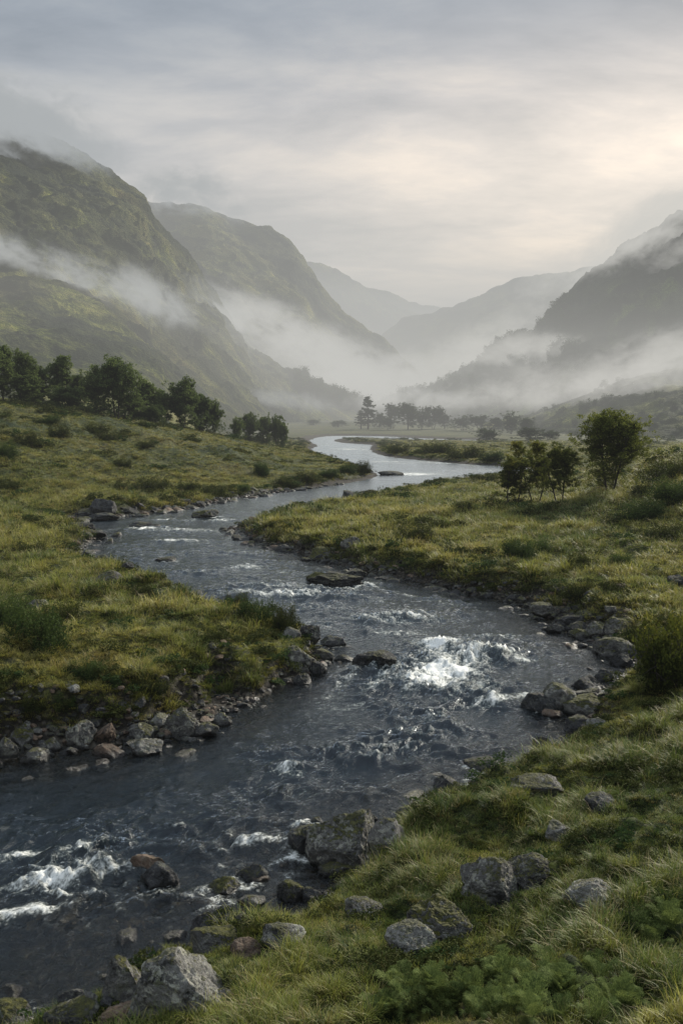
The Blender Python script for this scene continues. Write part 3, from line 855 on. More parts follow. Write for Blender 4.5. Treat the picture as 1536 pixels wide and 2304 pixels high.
# picture x, base y, width, height, kind, rotation, name, label
HERO = [
    (395, 2298, 235, 168, 'palerock', .4, 'boulder', 'large grey lichened boulder at the near shore, biggest on the bottom left bank', 6),
    (275, 2246, 105, 92, 'mossrock', 1.2, 'mossy_boulder', 'rounded boulder covered in bright moss against the large lichened boulder', 5),
    (160, 2312, 130, 56, 'rock', 2.0, 'boulder', 'low grey slab of rock at the very bottom left of the shore', 5),
    (275, 2318, 120, 54, 'brownrock', .3, 'boulder', 'brownish flat rock at the foot of the large lichened boulder', 5),
    (155, 2272, 62, 46, 'darkrock', .9, 'rock', 'dark stone standing in the shallows near the bottom left corner', 5),
    (197, 2272, 46, 46, 'rock', .1, 'rock', 'pale bluish upright stone beside the dark stone in the shallows', 5),
    (20, 2318, 110, 50, 'mossrock', 1.9, 'mossy_boulder', 'moss covered stone in the bottom left corner', 5),
    (240, 2268, 34, 26, 'darkrock', 2.2, 'rock', 'small black stone between the pale upright stone and the mossy boulder', 4),
    (242, 2292, 26, 20, 'brownrock', .5, 'rock', 'small round pinkish stone above the brownish flat rock', 4),
    (495, 2262, 62, 40, 'rock', .3, 'rock', 'half buried grey rock in grass just right of the large lichened boulder', 5),
    (478, 2150, 110, 62, 'mossrock', .3, 'mossy_boulder', 'sloping moss topped rock on the shore above the large lichened boulder', 5),
    (455, 2108, 60, 52, 'darkrock', 1.4, 'rock', 'dark jagged rock poking up at the grassy shore tip', 5),
    (552, 2160, 74, 42, 'brownrock', .1, 'rock', 'reddish grey flat rock set in the grass right of the mossy shore rock', 5),
    (635, 2132, 105, 46, 'palerock', .5, 'rock', 'pale broken ledge of rock emerging from the near grass', 5),
    (555, 2092, 60, 30, 'darkrock', .7, 'rock', 'dark low rock in the gap between near shore tufts', 4),
    (520, 2118, 30, 30, 'darkrock', .2, 'rock', 'small upright dark stone by the reddish grey flat rock', 4),
    (395, 2122, 60, 20, 'darkrock', .2, 'rock', 'flat dark stone at the water edge left of the jagged rock', 4),
    (340, 2130, 34, 12, 'rock', .9, 'rock', 'thin pale stone lying at the waterline above the large lichened boulder', 4),
    (358, 2006, 92, 66, 'darkrock', .9, 'boulder', 'smooth black boulder in the river beside the white splash', 5),
    (330, 1972, 76, 52, 'brownrock', .2, 'boulder', 'brown tilted rock behind the smooth black boulder in the river', 5),
    (548, 1894, 56, 17, 'darkrock', .1, 'rock', 'low black stone barely above water left of the rocky outcrop', 4),
    (500, 2022, 92, 42, 'mossrock', .1, 'rock', 'dark mossy rock in shallow water off the near bank', 5),
    (565, 1988, 80, 40, 'darkrock', .5, 'rock', 'rough dark rock in the river behind the dark mossy rock', 5),
    (625, 1960, 60, 14, 'darkrock', .5, 'rock', 'thin dark ledge of stone just above water right of the rough dark rock', 4),
    (655, 2030, 70, 48, 'mossrock', 2.0, 'rock', 'rounded mossy stone at the near waterline below the outcrop', 5),
    (700, 2032, 44, 32, 'darkrock', 1.3, 'rock', 'small dark stone beside the rounded mossy stone at the near waterline', 4),
    (780, 1955, 195, 135, 'rock', .2, 'outcrop', 'tall grey and mossy rock outcrop jutting into the river from the near bank', 6),
    (690, 1925, 90, 70, 'darkrock', .4, 'outcrop', 'dark pointed shoulder of rock on the water side of the mossy outcrop', 5),
    (872, 1925, 92, 84, 'rock', 1.0, 'outcrop', 'steep grey rock on the landward side of the mossy outcrop', 5),
    (712, 1862, 40, 26, 'darkrock', .2, 'rock', 'small dark rock in water behind the mossy outcrop', 4),
    (820, 1852, 60, 26, 'mossrock', .2, 'rock', 'moss capped stone along the top of the rocky outcrop', 4),
    (770, 1972, 120, 30, 'rock', .1, 'rock', 'long low grey slab at the foot of the mossy outcrop', 5),
    (925, 1842, 70, 28, 'rock', .3, 'rock', 'flat grey stone at the grass edge right of the outcrop', 4),
    (945, 1822, 44, 20, 'darkrock', .6, 'rock', 'small dark stone at the near shore above the flat grey stone', 4),
    (1008, 1784, 66, 36, 'darkrock', .3, 'rock', 'rounded dark rock at the near shore where grass meets the river', 5),
    (1092, 1738, 92, 30, 'darkrock', .1, 'rock', 'low black shore rock upstream of the rounded dark rock', 5),
    (1222, 1686, 42, 26, 'darkrock', .8, 'rock', 'small dark pointed rock on the near shore grass edge', 4),
    (1112, 2040, 150, 106, 'rock', .5, 'boulder', 'tall cracked grey boulder with twin tops in the foreground grass', 6),
    (1192, 1996, 120, 66, 'rock', 1.8, 'boulder', 'lower right block of the twin grey boulder pair in grass', 6),
    (1332, 2050, 125, 66, 'palerock', .1, 'boulder', 'pale flat topped boulder in the grass at the right', 6),
    (925, 2146, 120, 62, 'palerock', .8, 'boulder', 'pale angular front block of the mossy boulder in foreground grass', 6),
    (990, 2126, 150, 100, 'mossrock', .3, 'boulder', 'domed boulder with moss crest in the centre foreground grass', 6),
    (1262, 1888, 70, 36, 'palerock', .4, 'rock', 'small pale rock half hidden in grass on the right slope', 5),
    (1210, 1792, 130, 46, 'rock', .1, 'rock', 'long dark grey rock in the grassy slope near the water', 5),
    (1355, 1826, 70, 34, 'darkrock', .1, 'rock', 'dark rock sunk in long grass right of the long grey rock', 4),
    (820, 2060, 90, 36, 'rock', .1, 'rock', 'smooth grey rock hidden in grass under the outcrop slabs', 5),
    (842, 1514, 100, 50, 'darkrock', .15, 'boulder', 'big flat topped black boulder in mid river left of the rapids', 6),
    (1215, 1606, 78, 48, 'darkrock', .5, 'boulder', 'black rounded rock at the right shore touching the water', 5),
    (1252, 1600, 92, 66, 'rock', .9, 'boulder', 'brown grey domed boulder on the right shore above the black rounded rock', 5),
    (1245, 1618, 50, 20, 'brownrock', .2, 'rock', 'small tan stone at the foot of the domed boulder', 4),
    (1325, 1556, 82, 34, 'darkrock', .2, 'rock', 'dark low ledge reaching into the river from the right shore', 5),
    (1325, 1572, 70, 20, 'darkrock', 1.2, 'rock', 'thin dark stone under the dark low ledge on the right shore', 4),
    (1362, 1534, 46, 30, 'darkrock', 1.2, 'rock', 'dark lump of rock beneath the bush on the right shore', 4),
    (1320, 1608, 100, 42, 'mossrock', .2, 'mossy_boulder', 'moss covered hump between the domed boulder and the bush', 5),
    (1305, 1652, 70, 38, 'darkrock', .5, 'rock', 'dark wedge shaped rock on the right shore near the grass', 4),
    (1345, 1646, 44, 26, 'palerock', .5, 'rock', 'pale pinkish stone beside the dark wedge shaped rock', 4),
    (1228, 1388, 70, 34, 'rock', .2, 'rock', 'pale grey slab at the start of the stony right shore', 5),
    (1290, 1412, 70, 30, 'darkrock', .2, 'rock', 'dark slab behind the cobbles of the right shore', 4),
    (1390, 1430, 60, 42, 'mossrock', .2, 'rock', 'round mossy cobble under the overhanging turf on the right shore', 5),
    (1345, 1432, 50, 34, 'rock', .9, 'rock', 'round grey cobble left of the mossy cobble on the right shore', 4),
    (1390, 1480, 98, 46, 'rock', .1, 'boulder', 'broad flat grey boulder at the water on the right shore', 5),
    (1400, 1500, 46, 28, 'darkrock', .1, 'rock', 'dark round stone just below the broad flat boulder', 4),
    (695, 1444, 52, 40, 'rock', .3, 'rock', 'grey pointed rock at the tip of the left grassy point', 5),
    (750, 1456, 60, 24, 'darkrock', .2, 'rock', 'flat black rock in water off the tip of the left point', 5),
    (722, 1484, 60, 26, 'mossrock', .2, 'rock', 'bright moss covered stone at the tip of the left point', 5),
    (775, 1490, 50, 18, 'darkrock', .2, 'rock', 'low black stone left of the big flat topped boulder', 4),
    (672, 1506, 74, 56, 'rock', .7, 'boulder', 'dark grey boulder under the turf at the end of the left point', 5),
    (712, 1518, 46, 34, 'darkrock', 1.5, 'rock', 'wet black stone in front of the dark grey boulder at the left point', 4),
    (680, 1542, 44, 26, 'darkrock', .1, 'rock', 'lowest wet stone at the water off the left point', 4),
    (655, 1440, 44, 30, 'palerock', .5, 'rock', 'pale broken rock in the turf near the tip of the left point', 4),
    (408, 1662, 92, 66, 'rock', .4, 'boulder', 'round lichened grey boulder, largest in the stony left shore', 6),
    (458, 1660, 66, 34, 'rock', .2, 'rock', 'knobbly grey rock at the water right of the round lichened boulder', 5),
    (500, 1636, 44, 34, 'rock', 1.1, 'rock', 'last grey rock at the right end of the stony left shore', 5),
    (358, 1640, 46, 34, 'palerock', 1.1, 'rock', 'pale rock tucked left of the round lichened boulder', 4),
    (312, 1668, 64, 42, 'rock', 2.1, 'rock', 'dark cracked boulder between the two lichened rocks of the left shore', 5),
    (178, 1678, 66, 56, 'rock', .1, 'boulder', 'angular lichened boulder in the middle of the stony left shore', 5),
    (325, 1702, 74, 38, 'palerock', .3, 'rock', 'speckled pale rock at the waterline below the dark cracked boulder', 5),
    (242, 1706, 78, 32, 'brownrock', .1, 'rock', 'rusty orange brown slab at the waterline of the left shore', 5),
    (78, 1718, 60, 32, 'rock', .6, 'rock', 'smooth grey slab near the left edge of the stony shore', 5),
    (14, 1704, 48, 46, 'rock', .9, 'rock', 'grey boulder at the left edge of the photo on the stony shore', 5),
    (112, 1692, 44, 30, 'rock', 1.4, 'rock', 'dark wedge rock left of the angular lichened boulder', 4),
    (230, 1672, 54, 44, 'brownrock', 1.4, 'rock', 'dull brown upright stone right of the angular lichened boulder', 4),
    (45, 1680, 50, 40, 'mossrock', 1.4, 'mossy_boulder', 'small moss cushioned stone at the left end of the stony shore', 5),
    (755, 1322, 130, 34, 'darkrock', .05, 'outcrop', 'dark ragged rock island in mid river with mossy top', 6),
    (720, 1314, 70, 26, 'mossrock', .4, 'outcrop', 'mossy left end of the rock island in mid river', 5),
    (790, 1300, 70, 20, 'darkrock', .4, 'rock', 'low dark ledge behind the rock island in mid river', 4),
    (870, 1306, 50, 9, 'darkrock', .4, 'rock', 'thin dark ledge right of the rock island', 4),
    (370, 1266, 46, 13, 'darkrock', .4, 'rock', 'small dark rock alone in the river by the left bank', 4),
    (460, 1166, 62, 20, 'mossrock', .1, 'rock', 'low grassy rock in the upper river bend', 4),
    (315, 1186, 50, 12, 'darkrock', .4, 'rock', 'dark stone breaking the riffle near the left outcrop', 4),
    (345, 1186, 30, 7, 'darkrock', .8, 'rock', 'tiny dark stone right of the riffle stone', 4),
    (615, 1316, 30, 11, 'mossrock', .8, 'rock', 'small stone on the lip of the little fall', 4),
    (230, 1158, 62, 38, 'darkrock', .4, 'outcrop', 'pointed dark outcrop on the left bank at the river bend', 5),
    (196, 1162, 66, 18, 'darkrock', .9, 'outcrop', 'low broken rocks left of the pointed outcrop', 5),
    (232, 1172, 70, 20, 'darkrock', .3, 'rock', 'dark rounded rock below the pointed outcrop at the bend', 4),
    (180, 1192, 60, 22, 'darkrock', .3, 'rock', 'dark rocks at the end of the left spit', 4),
    (205, 1208, 60, 18, 'darkrock', 1.3, 'rock', 'low black stone at the tip of the left spit', 4),
    (285, 1152, 50, 13, 'darkrock', 1.3, 'rock', 'grey shore stone right of the pointed outcrop', 4),
    (243, 1316, 58, 34, 'rock', .3, 'rock', 'leaning dark rock in the turf of the left meadow', 5),
    (285, 1280, 30, 14, 'darkrock', .3, 'rock', 'small dark stone on the upper rim of the left meadow', 4),
    (538, 1386, 34, 15, 'palerock', .3, 'rock', 'little pale stone in the grass left of the dark shrub', 4),
    (85, 1370, 50, 20, 'rock', .3, 'rock', 'grey stone among the shrubs at the far left', 4),
    (788, 1232, 46, 28, 'mossrock', .3, 'rock', 'rounded rock on the right meadow beside the river bank', 5),
    (720, 1260, 66, 30, 'mossrock', .3, 'rock', 'mossy rocks at the foot of the right meadow bank', 4),
    (640, 1242, 46, 18, 'darkrock', .3, 'rock', 'dark shore rock under the tip of the right meadow', 4),
    (1528, 1322, 44, 26, 'darkrock', .3, 'rock', 'dark rock at the right edge of the photo on the meadow', 4),
    (1395, 1328, 36, 16, 'brownrock', .3, 'rock', 'small brown rock in the turf at the right', 4),
    (880, 1070, 60, 11, 'darkrock', .3, 'rock', 'dark gravel ledge off the tip of the far left bank', 4),
    (1000, 1462, 0, 0, '', 0, '', '', 0),
]
_h = [h for h in HERO if h[2] > 0]
hp = drop([h[0] for h in _h], [h[1] for h in _h], -.02)
hero_pos = []
for k, (h, p) in enumerate(zip(_h, hp)):
    px, py, w, hh, kind, rz, name, label, sub = h
    r = math.hypot(p[0], p[1])
    W = w * r / F; Hh = hh * r / F
    sink = .38
    Hh = Hh / (1 - sink) * .92
    me = rock_mesh(name, 300 + k, M[kind], max(sub, 5), 6 if k == 0 else 9 + k % 4, 1, .35 if k % 2 else .12, 1.7)
    dep = W * (.95 if hh > w * .5 else .8)
    p2 = p + np.array([0, dep * .30, 0])
    o = put_rock(me, name, p2, W * 1.04, dep, Hh, 0, sink, (0, 0))
    # a turned copy of the outline: rotate the unit mesh itself, keep the box aligned
    tag(o, label, 'rock' if name in ('rock', 'mossy_boulder') else name)
    hero_pos.append((p2[0], p2[1], max(W, dep) / 2))
hero_pos = np.array(hero_pos)

# cobbles along the shores: individuals of the same kind
SHORES = [
    ('left_low', [(0, 1712), (100, 1700), (200, 1694), (300, 1684), (400, 1662), (500, 1634)], 40, 120, (.12, .42), 1.1, 'small cobble in the stony shore below the left grassy bank', 'cobbles of the stony left shore'),
    ('left_tip', [(640, 1552), (700, 1520), (745, 1480), (720, 1440)], 20, 26, (.14, .34), .6, 'dark wet cobble around the tip of the left grassy point', 'cobbles round the tip of the left point'),
    ('right_bank', [(1190, 1385), (1240, 1415), (1300, 1440), (1370, 1465)], 30, 75, (.2, .65), 1.6, 'dark rounded cobble of the stony right shore below the turf', 'cobbles of the stony right shore'),
    ('right_mid', [(560, 1216), (640, 1242), (740, 1268), (860, 1298), (1000, 1328), (1150, 1362)], 30, 54, (.2, .55), .5, 'dark stone at the foot of the overhanging right meadow bank', 'stones under the right meadow bank'),
    ('upper_left', [(200, 1184), (255, 1168), (330, 1156), (430, 1143), (520, 1124), (640, 1108), (790, 1087)], 30, 52, (.3, .9), .8, 'dark stone along the far left bank of the upper bend', 'stones of the far left bank'),
    ('gravel_bar', [(850, 1062), (900, 1060), (940, 1070)], 10, 12, (.4, 1.0), 1.5, 'low stone on the small gravel bar off the far left bank', 'stones of the far gravel bar'),
    ('near', [(60, 2290), (180, 2255), (260, 2170), (380, 2130), (520, 2092), (640, 2040), (740, 1960)], 10, 44, (.06, .22), .5, 'small stone at the waterline of the near bank', 'small stones of the near shore'),
]
for key, line, a, n, (s0, s1), spread, label, group in SHORES:
    L = chaikin(np.array([at_z(x, y, 0) for x, y in line]), 2)
    seg = np.concatenate([[0], np.cumsum(np.linalg.norm(np.diff(L, axis=0), axis=1))])
    made = 0; tries = 0
    while made < n and tries < n * 12:
        tries += 1
        t = random.uniform(0, seg[-1])
        x = np.interp(t, seg, L[:, 0]) + random.gauss(0, spread * .7); y = np.interp(t, seg, L[:, 1]) + random.gauss(spread * .3, spread * .8)
        if (np.hypot(hero_pos[:, 0] - x, hero_pos[:, 1] - y) < hero_pos[:, 2] * .6).any():
            continue
        z, d = ground(np.array([x]), np.array([y]))
        if not (-.35 < d[0] < shore_w(np.array([x]), np.array([y]))[0][0] + .35):
            continue
        s = s0 + (s1 - s0) * random.random() ** 1.8
        kinds = ['rock', 'rock', 'darkrock', 'darkrock', 'darkrock', 'palerock', 'brownrock'] if key in ('left_low', 'near') else ['darkrock', 'darkrock', 'rock', 'mossrock']
        kd = random.choice(kinds)
        o = put_rock(random.choice(ROCKS[kd]), 'cobble', (x, y, max(z[0], -.12)), s * random.uniform(.9, 1.5), s * random.uniform(.7, 1.1), s * random.uniform(.5, .85),
                     random.uniform(0, 6.3), .3, (random.uniform(-.25, .25), random.uniform(-.25, .25)))
        tag(o, label, 'rock', group)
        made += 1

# ------------------------------------------------------------------ leaves, trees and shrubs
def leaf_quads(C, size, rs, up=.3, aspect=.55, fold=True):
    """one small folded leaf (two quads) at every centre"""
    n = len(C)
    N = rs.normal(size=(n, 3)); N[:, 2] = np.abs(N[:, 2]) + up
    N /= np.linalg.norm(N, axis=1)[:, None]
    T = rs.normal(size=(n, 3)); T -= (T * N).sum(1)[:, None] * N; T /= np.linalg.norm(T, axis=1)[:, None]
    B = np.cross(N, T)
    s = (size * rs.uniform(.6, 1.3, n))[:, None]
    a = C - T * s * .5; b = C + T * s * .5
    m0 = C + B * s * aspect * .5 + N * s * .08; m1 = C - B * s * aspect * .5 + N * s * .08
    V = np.stack([a, m1, b, m0], 1).reshape(-1, 3)
    i = np.arange(n)[:, None] * 4
    return V, i + np.array([[0, 1, 2, 3]])


def tube(path, rad, sides=6):
    path = np.asarray(path); rad = np.asarray(rad)
    n = len(path)
    T = np.gradient(path, axis=0); T /= np.linalg.norm(T, axis=1)[:, None] + 1e-9
    ref = np.array([1.0, .13, .07]); A = np.cross(T, ref); A /= np.linalg.norm(A, axis=1)[:, None] + 1e-9
    B = np.cross(T, A)
    th = np.arange(sides) / sides * 2 * PI
    V = path[:, None] + rad[:, None, None] * (A[:, None] * np.cos(th)[None, :, None] + B[:, None] * np.sin(th)[None, :, None])
    i = np.arange((n - 1) * sides); r = i // sides; c = i % sides; c2 = (c + 1) % sides
    Fq = np.stack([r * sides + c, r * sides + c2, (r + 1) * sides + c2, (r + 1) * sides + c], 1)
    return V.reshape(-1, 3), Fq


class Acc:
    def __init__(s): s.V = []; s.F = []; s.n = 0
    def add(s, V, Fq):
        s.V.append(V); s.F.append(Fq + s.n); s.n += len(V)
    def mesh(s, name, mat, smooth=True):
        return mesh_np(name, np.concatenate(s.V), np.concatenate(s.F), [mat], smooth)


def limb(rs, p, d, L, n=7, wob=.16, rise=.05):
    P = [np.array(p, float)]; d = np.array(d, float); d /= np.linalg.norm(d)
    for i in range(n):
        d = d + rs.normal(size=3) * wob + np.array([0, 0, rise]); d /= np.linalg.norm(d)
        P.append(P[-1] + d * L / n)
    return np.array(P)


def make_tree(name, seed, h, width, leafmat, stems=1, base=.22, leaf=.16, nleaf=9000, conifer=False, r0=None, lean=.1, clump=.10, narrow=1.0):
    """tapering trunk, limbs and twigs; leaves in loose sprays round the outer twigs"""
    rs = np.random.default_rng(seed)
    wood = Acc(); tips = []
    r0 = r0 or h * .022
    if conifer:
        tr = limb(rs, (0, 0, -.2), (0, 0, 1), h * 1.0, 10, .02, .1)
        wood.add(*tube(tr, np.linspace(r0, r0 * .12, len(tr))))
        for k in range(46):
            f = rs.uniform(.12, .98); i = f * (len(tr) - 1)
            p = tr[int(i)] + (tr[min(int(i) + 1, len(tr) - 1)] - tr[int(i)]) * (i % 1)
            a = rs.uniform(0, 2 * PI); ln = width * .5 * (1.02 - f) ** .75 * rs.uniform(.6, 1.15)
            P = limb(rs, p, (math.cos(a), math.sin(a), .12), ln, 4, .1, -.02)
            wood.add(*tube(P, np.linspace(r0 * .25, r0 * .05, len(P)), 4))
            for q in P[1:]: tips.append((q, .6))
    else:
        for s in range(stems):
            a0 = s / max(stems, 1) * 2 * PI + rs.uniform(-.4, .4)
            sp = 0 if stems == 1 else .26
            d = (math.cos(a0) * sp + rs.normal() * lean * .4, math.sin(a0) * sp + rs.normal() * lean * .4, 1)
            hh = h * (.92 if s == 0 else rs.uniform(.66, .9))
            tr = limb(rs, (math.cos(a0) * r0 * (stems > 1), math.sin(a0) * r0 * (stems > 1), -.25), d, hh, 12, .055, .05)
            rr = r0 * (1 if stems == 1 else .62)
            wood.add(*tube(tr, rr * (1 - np.linspace(0, .93, len(tr))) ** .8, 8))
            nb = 15 if stems == 1 else 9
            for k in range(nb):
                f = base + (1 - base) * (k + rs.uniform(.1, .9)) / nb
                i = min(f, .97) * (len(tr) - 1); p = tr[int(i)] + (tr[min(int(i) + 1, len(tr) - 1)] - tr[int(i)]) * (i % 1)
                a = k * 2.4 + rs.uniform(-.5, .5)
                shape = math.sin(min(1, ((f - base) / (1 - base)) * .80 + .24) * PI) ** .6
                ln = width * .5 * shape * rs.uniform(.72, 1.12) * narrow
                P = limb(rs, p, (math.cos(a), math.sin(a), .12 + .6 * f), ln, 6, .15, .02)
                wood.add(*tube(P, np.linspace(rr * .36 * (1.15 - f), rr * .06, len(P)), 5))
                for j in range(2, len(P)):
                    tips.append((P[j], .8))
                    for _ in range(2):
                        dd = rs.normal(size=3); dd[2] = abs(dd[2]) * .6
                        Q = limb(rs, P[j], dd, ln * .34, 3, .2, .05)
                        wood.add(*tube(Q, np.linspace(rr * .07, rr * .02, len(Q)), 3))
                        tips.append((Q[-1], 1)); tips.append((Q[2], 1))
            tips.append((tr[-1], 1)); tips.append((tr[-2], 1))
    T = np.array([t[0] for t in tips]); wgt = np.array([t[1] for t in tips])
    wgt = wgt * rs.uniform(.3, 1.0, len(T))
    # finer sprays: each tip gets several sub-centres so that the outline stays ragged
    idx = rs.choice(len(T), size=max(90, nleaf // 22), p=wgt / wgt.sum())
    sub = T[idx] + rs.normal(size=(len(idx), 3)) * clump * width * np.array([1, 1, .7])
    if not conifer:
        nl = 16
        D = rs.normal(size=(nl, 3)); D /= np.linalg.norm(D, axis=1)[:, None]
        lump = np.array([0, 0, h * .60]) + D * np.array([width * .30, width * .30, h * .26]) * rs.uniform(.5, 1.05, nl)[:, None]
        k = int(len(sub) * .45); pick = rs.integers(0, nl, k)
        E = rs.normal(size=(k, 3)); E /= np.linalg.norm(E, axis=1)[:, None]
        sub[:k] = lump[pick] + E * np.array([.17 * width, .17 * width, .10 * h]) * rs.uniform(.6, 1.0, k)[:, None]
    li = rs.integers(0, len(sub), nleaf)
    C = sub[li] + rs.normal(size=(nleaf, 3)) * (clump * width * .42) * np.array([1, 1, .55])
    C = C[C[:, 2] > base * h * (.55 if base < .2 else .9)]
    V, Fq = leaf_quads(C, leaf, rs)
    cv = rs.uniform(0, 1, len(sub))[li[:len(C)]] if len(C) else 0
    # lighter leaves on the outside and top
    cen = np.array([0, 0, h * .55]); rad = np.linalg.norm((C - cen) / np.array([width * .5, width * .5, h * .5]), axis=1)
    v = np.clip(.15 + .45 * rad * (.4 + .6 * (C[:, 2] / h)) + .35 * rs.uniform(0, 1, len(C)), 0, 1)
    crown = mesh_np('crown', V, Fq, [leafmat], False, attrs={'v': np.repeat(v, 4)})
    trunk = wood.mesh('trunk', M['bark'])
    return trunk, crown


def place_tree(name, proto, p, s, rz, label, cat='tree', group=None, parts=('trunk', 'crown')):
    e = bpy.data.objects.new(name, None); COL.objects.link(e)
    e.empty_display_size = .3
    e.location = p; e.rotation_euler = (0, 0, rz)
    e.scale = s if isinstance(s, (tuple, list)) else (s, s, s)
    for nm, me in zip(parts, proto):
        link(nm, me, e)
    tag(e, label, cat, group)
    return e


def stand(px, py_base, rmax=900):
    return drop([px], [py_base], 0, rmax)[0]


def by_depth(px, Y):
    x = float(raydir(px, 900)[0]) * Y
    return np.array([x, Y, float(ground(np.array([x]), np.array([float(Y)]))[0][0])])


# the group of trees on the right meadow
RIGHTGROUP = [(1372, 1108, 926, 158, 21, 5, 'tallest broadleaf tree of the group on the right meadow, with several trunks'),
              (1150, 1142, 1026, 78, 31, 2, 'thin leafy young tree, leftmost of the group on the right meadow'),
              (1206, 1136, 994, 86, 32, 2, 'slender tree second from the left in the right meadow group'),
              (1258, 1136, 996, 84, 33, 2, 'slender tree beside the tallest tree of the right meadow group')]
# dark trees behind the left field; built a few ways, then copied
PR = []
for k in range(5):
    PR.append(make_tree('tree', 50 + k, 10, [8.5, 10, 7.5, 9.5, 8][k], M['darkleaf'], stems=[1, 3, 1, 2, 3][k], base=.06, leaf=.36, nleaf=17000, clump=.062))
PC = [make_tree('pine', 70 + k, 10, 5.5, M['farleaf'], conifer=True, leaf=.40, nleaf=5000, clump=.05) for k in range(2)]
PF = [make_tree('tree', 80 + k, 10, 9 + k, M['farleaf'], stems=1 + k, base=.14, leaf=.42, nleaf=9000, clump=.065) for k in range(3)]
def dims(proto):
    co = []
    for me in proto:
        a = np.empty(len(me.vertices) * 3, np.float32); me.vertices.foreach_get('co', a); co.append(a.reshape(-1, 3))
    a = np.concatenate(co)
    lo, hi = np.percentile(a, 1, axis=0), np.percentile(a, 99.5, axis=0)
    return (hi[0] - lo[0] + hi[1] - lo[1]) / 2, hi[2]


def sized(name, proto, p, wpx, top, rz, label, cat='tree', group=None, parts=('trunk', 'crown'), px=None):
    Y = p[1]; zt = at_y(0 if px is None else px, top, Y)[2]
    w_, h_ = dims(proto)
    sh = max(.8, zt - p[2] + .2) / h_; sw = wpx * Y / F / w_
    return place_tree(name, proto, (p[0], p[1], p[2] - .2), (sw, sw, sh), rz, label, cat, group, parts)


LEFTTREES = [  # x, depth, top y, proto, width, label
    (-110, 165, 740, 0, 150, 'dark tree beyond the left edge of the tree line'), (-30, 168, 765, 1, 110, 'tree cut by the left edge of the photo in the left tree line'),
    (8, 172, 772, 2, 66, 'tall dark tree at the left edge of the left tree line'), (52, 178, 786, 3, 76, 'broad dark tree second from the left in the left tree line'),
    (92, 184, 822, 0, 60, 'lower dark tree left of the pointed tree in the left line'), (134, 186, 796, 2, 66, 'pointed dark tree in the left tree line'),
    (176, 190, 838, 4, 60, 'low rounded tree just left of the biggest tree'), (216, 182, 822, 3, 70, 'dark tree leaning on the left side of the biggest tree'),
    (264, 180, 800, 1, 128, 'biggest and widest dark tree of the left tree line'), (326, 192, 850, 4, 74, 'dense low tree between the biggest tree and the round tree'),
    (362, 198, 872, 0, 50, 'small dark tree left of the round crowned tree'), (410, 198, 847, 3, 88, 'round crowned dark tree of the left tree line'),
    (452, 206, 880, 4, 60, 'lower tree right of the round crowned tree'), (482, 210, 896, 1, 50, 'last small tree at the right end of the left tree line'),
    (300, 186, 884, 2, 70, 'young tree in front of the gap beside the biggest tree'), (346, 188, 906, 1, 60, 'bushy undergrowth tree below the left line'),
    (150, 178, 862, 1, 90, 'bushy tree at the foot of the pointed tree'), (60, 172, 838, 4, 90, 'bushy tree at the foot of the broad dark tree'),
]
for i, (px, Y, top, k, wd, lb) in enumerate(LEFTTREES):
    sized('broadleaf_tree', PR[k], by_depth(px, Y), wd * .92, top + 6, i * 1.7, lb, group='dark trees behind the left field')
for i, (px, Y, top, k, wd, lb) in enumerate([(532, 218, 940, 1, 34, 'dark round bush left in the clump where the left field ends'), (562, 226, 930, 3, 44, 'dark bush second from the left in the clump at the end of the left field'),
                                             (594, 230, 938, 4, 50, 'wide dark bush in the clump at the end of the left field'), (622, 228, 936, 1, 44, 'rounded dark bush near the right of the clump'),
                                             (636, 226, 954, 4, 24, 'small bush at the right end of the clump below the left field')]):
    sized('bush', PR[k], by_depth(px, Y), wd, top, i * 2.1, lb, 'bush', 'bush clump where the left field ends')
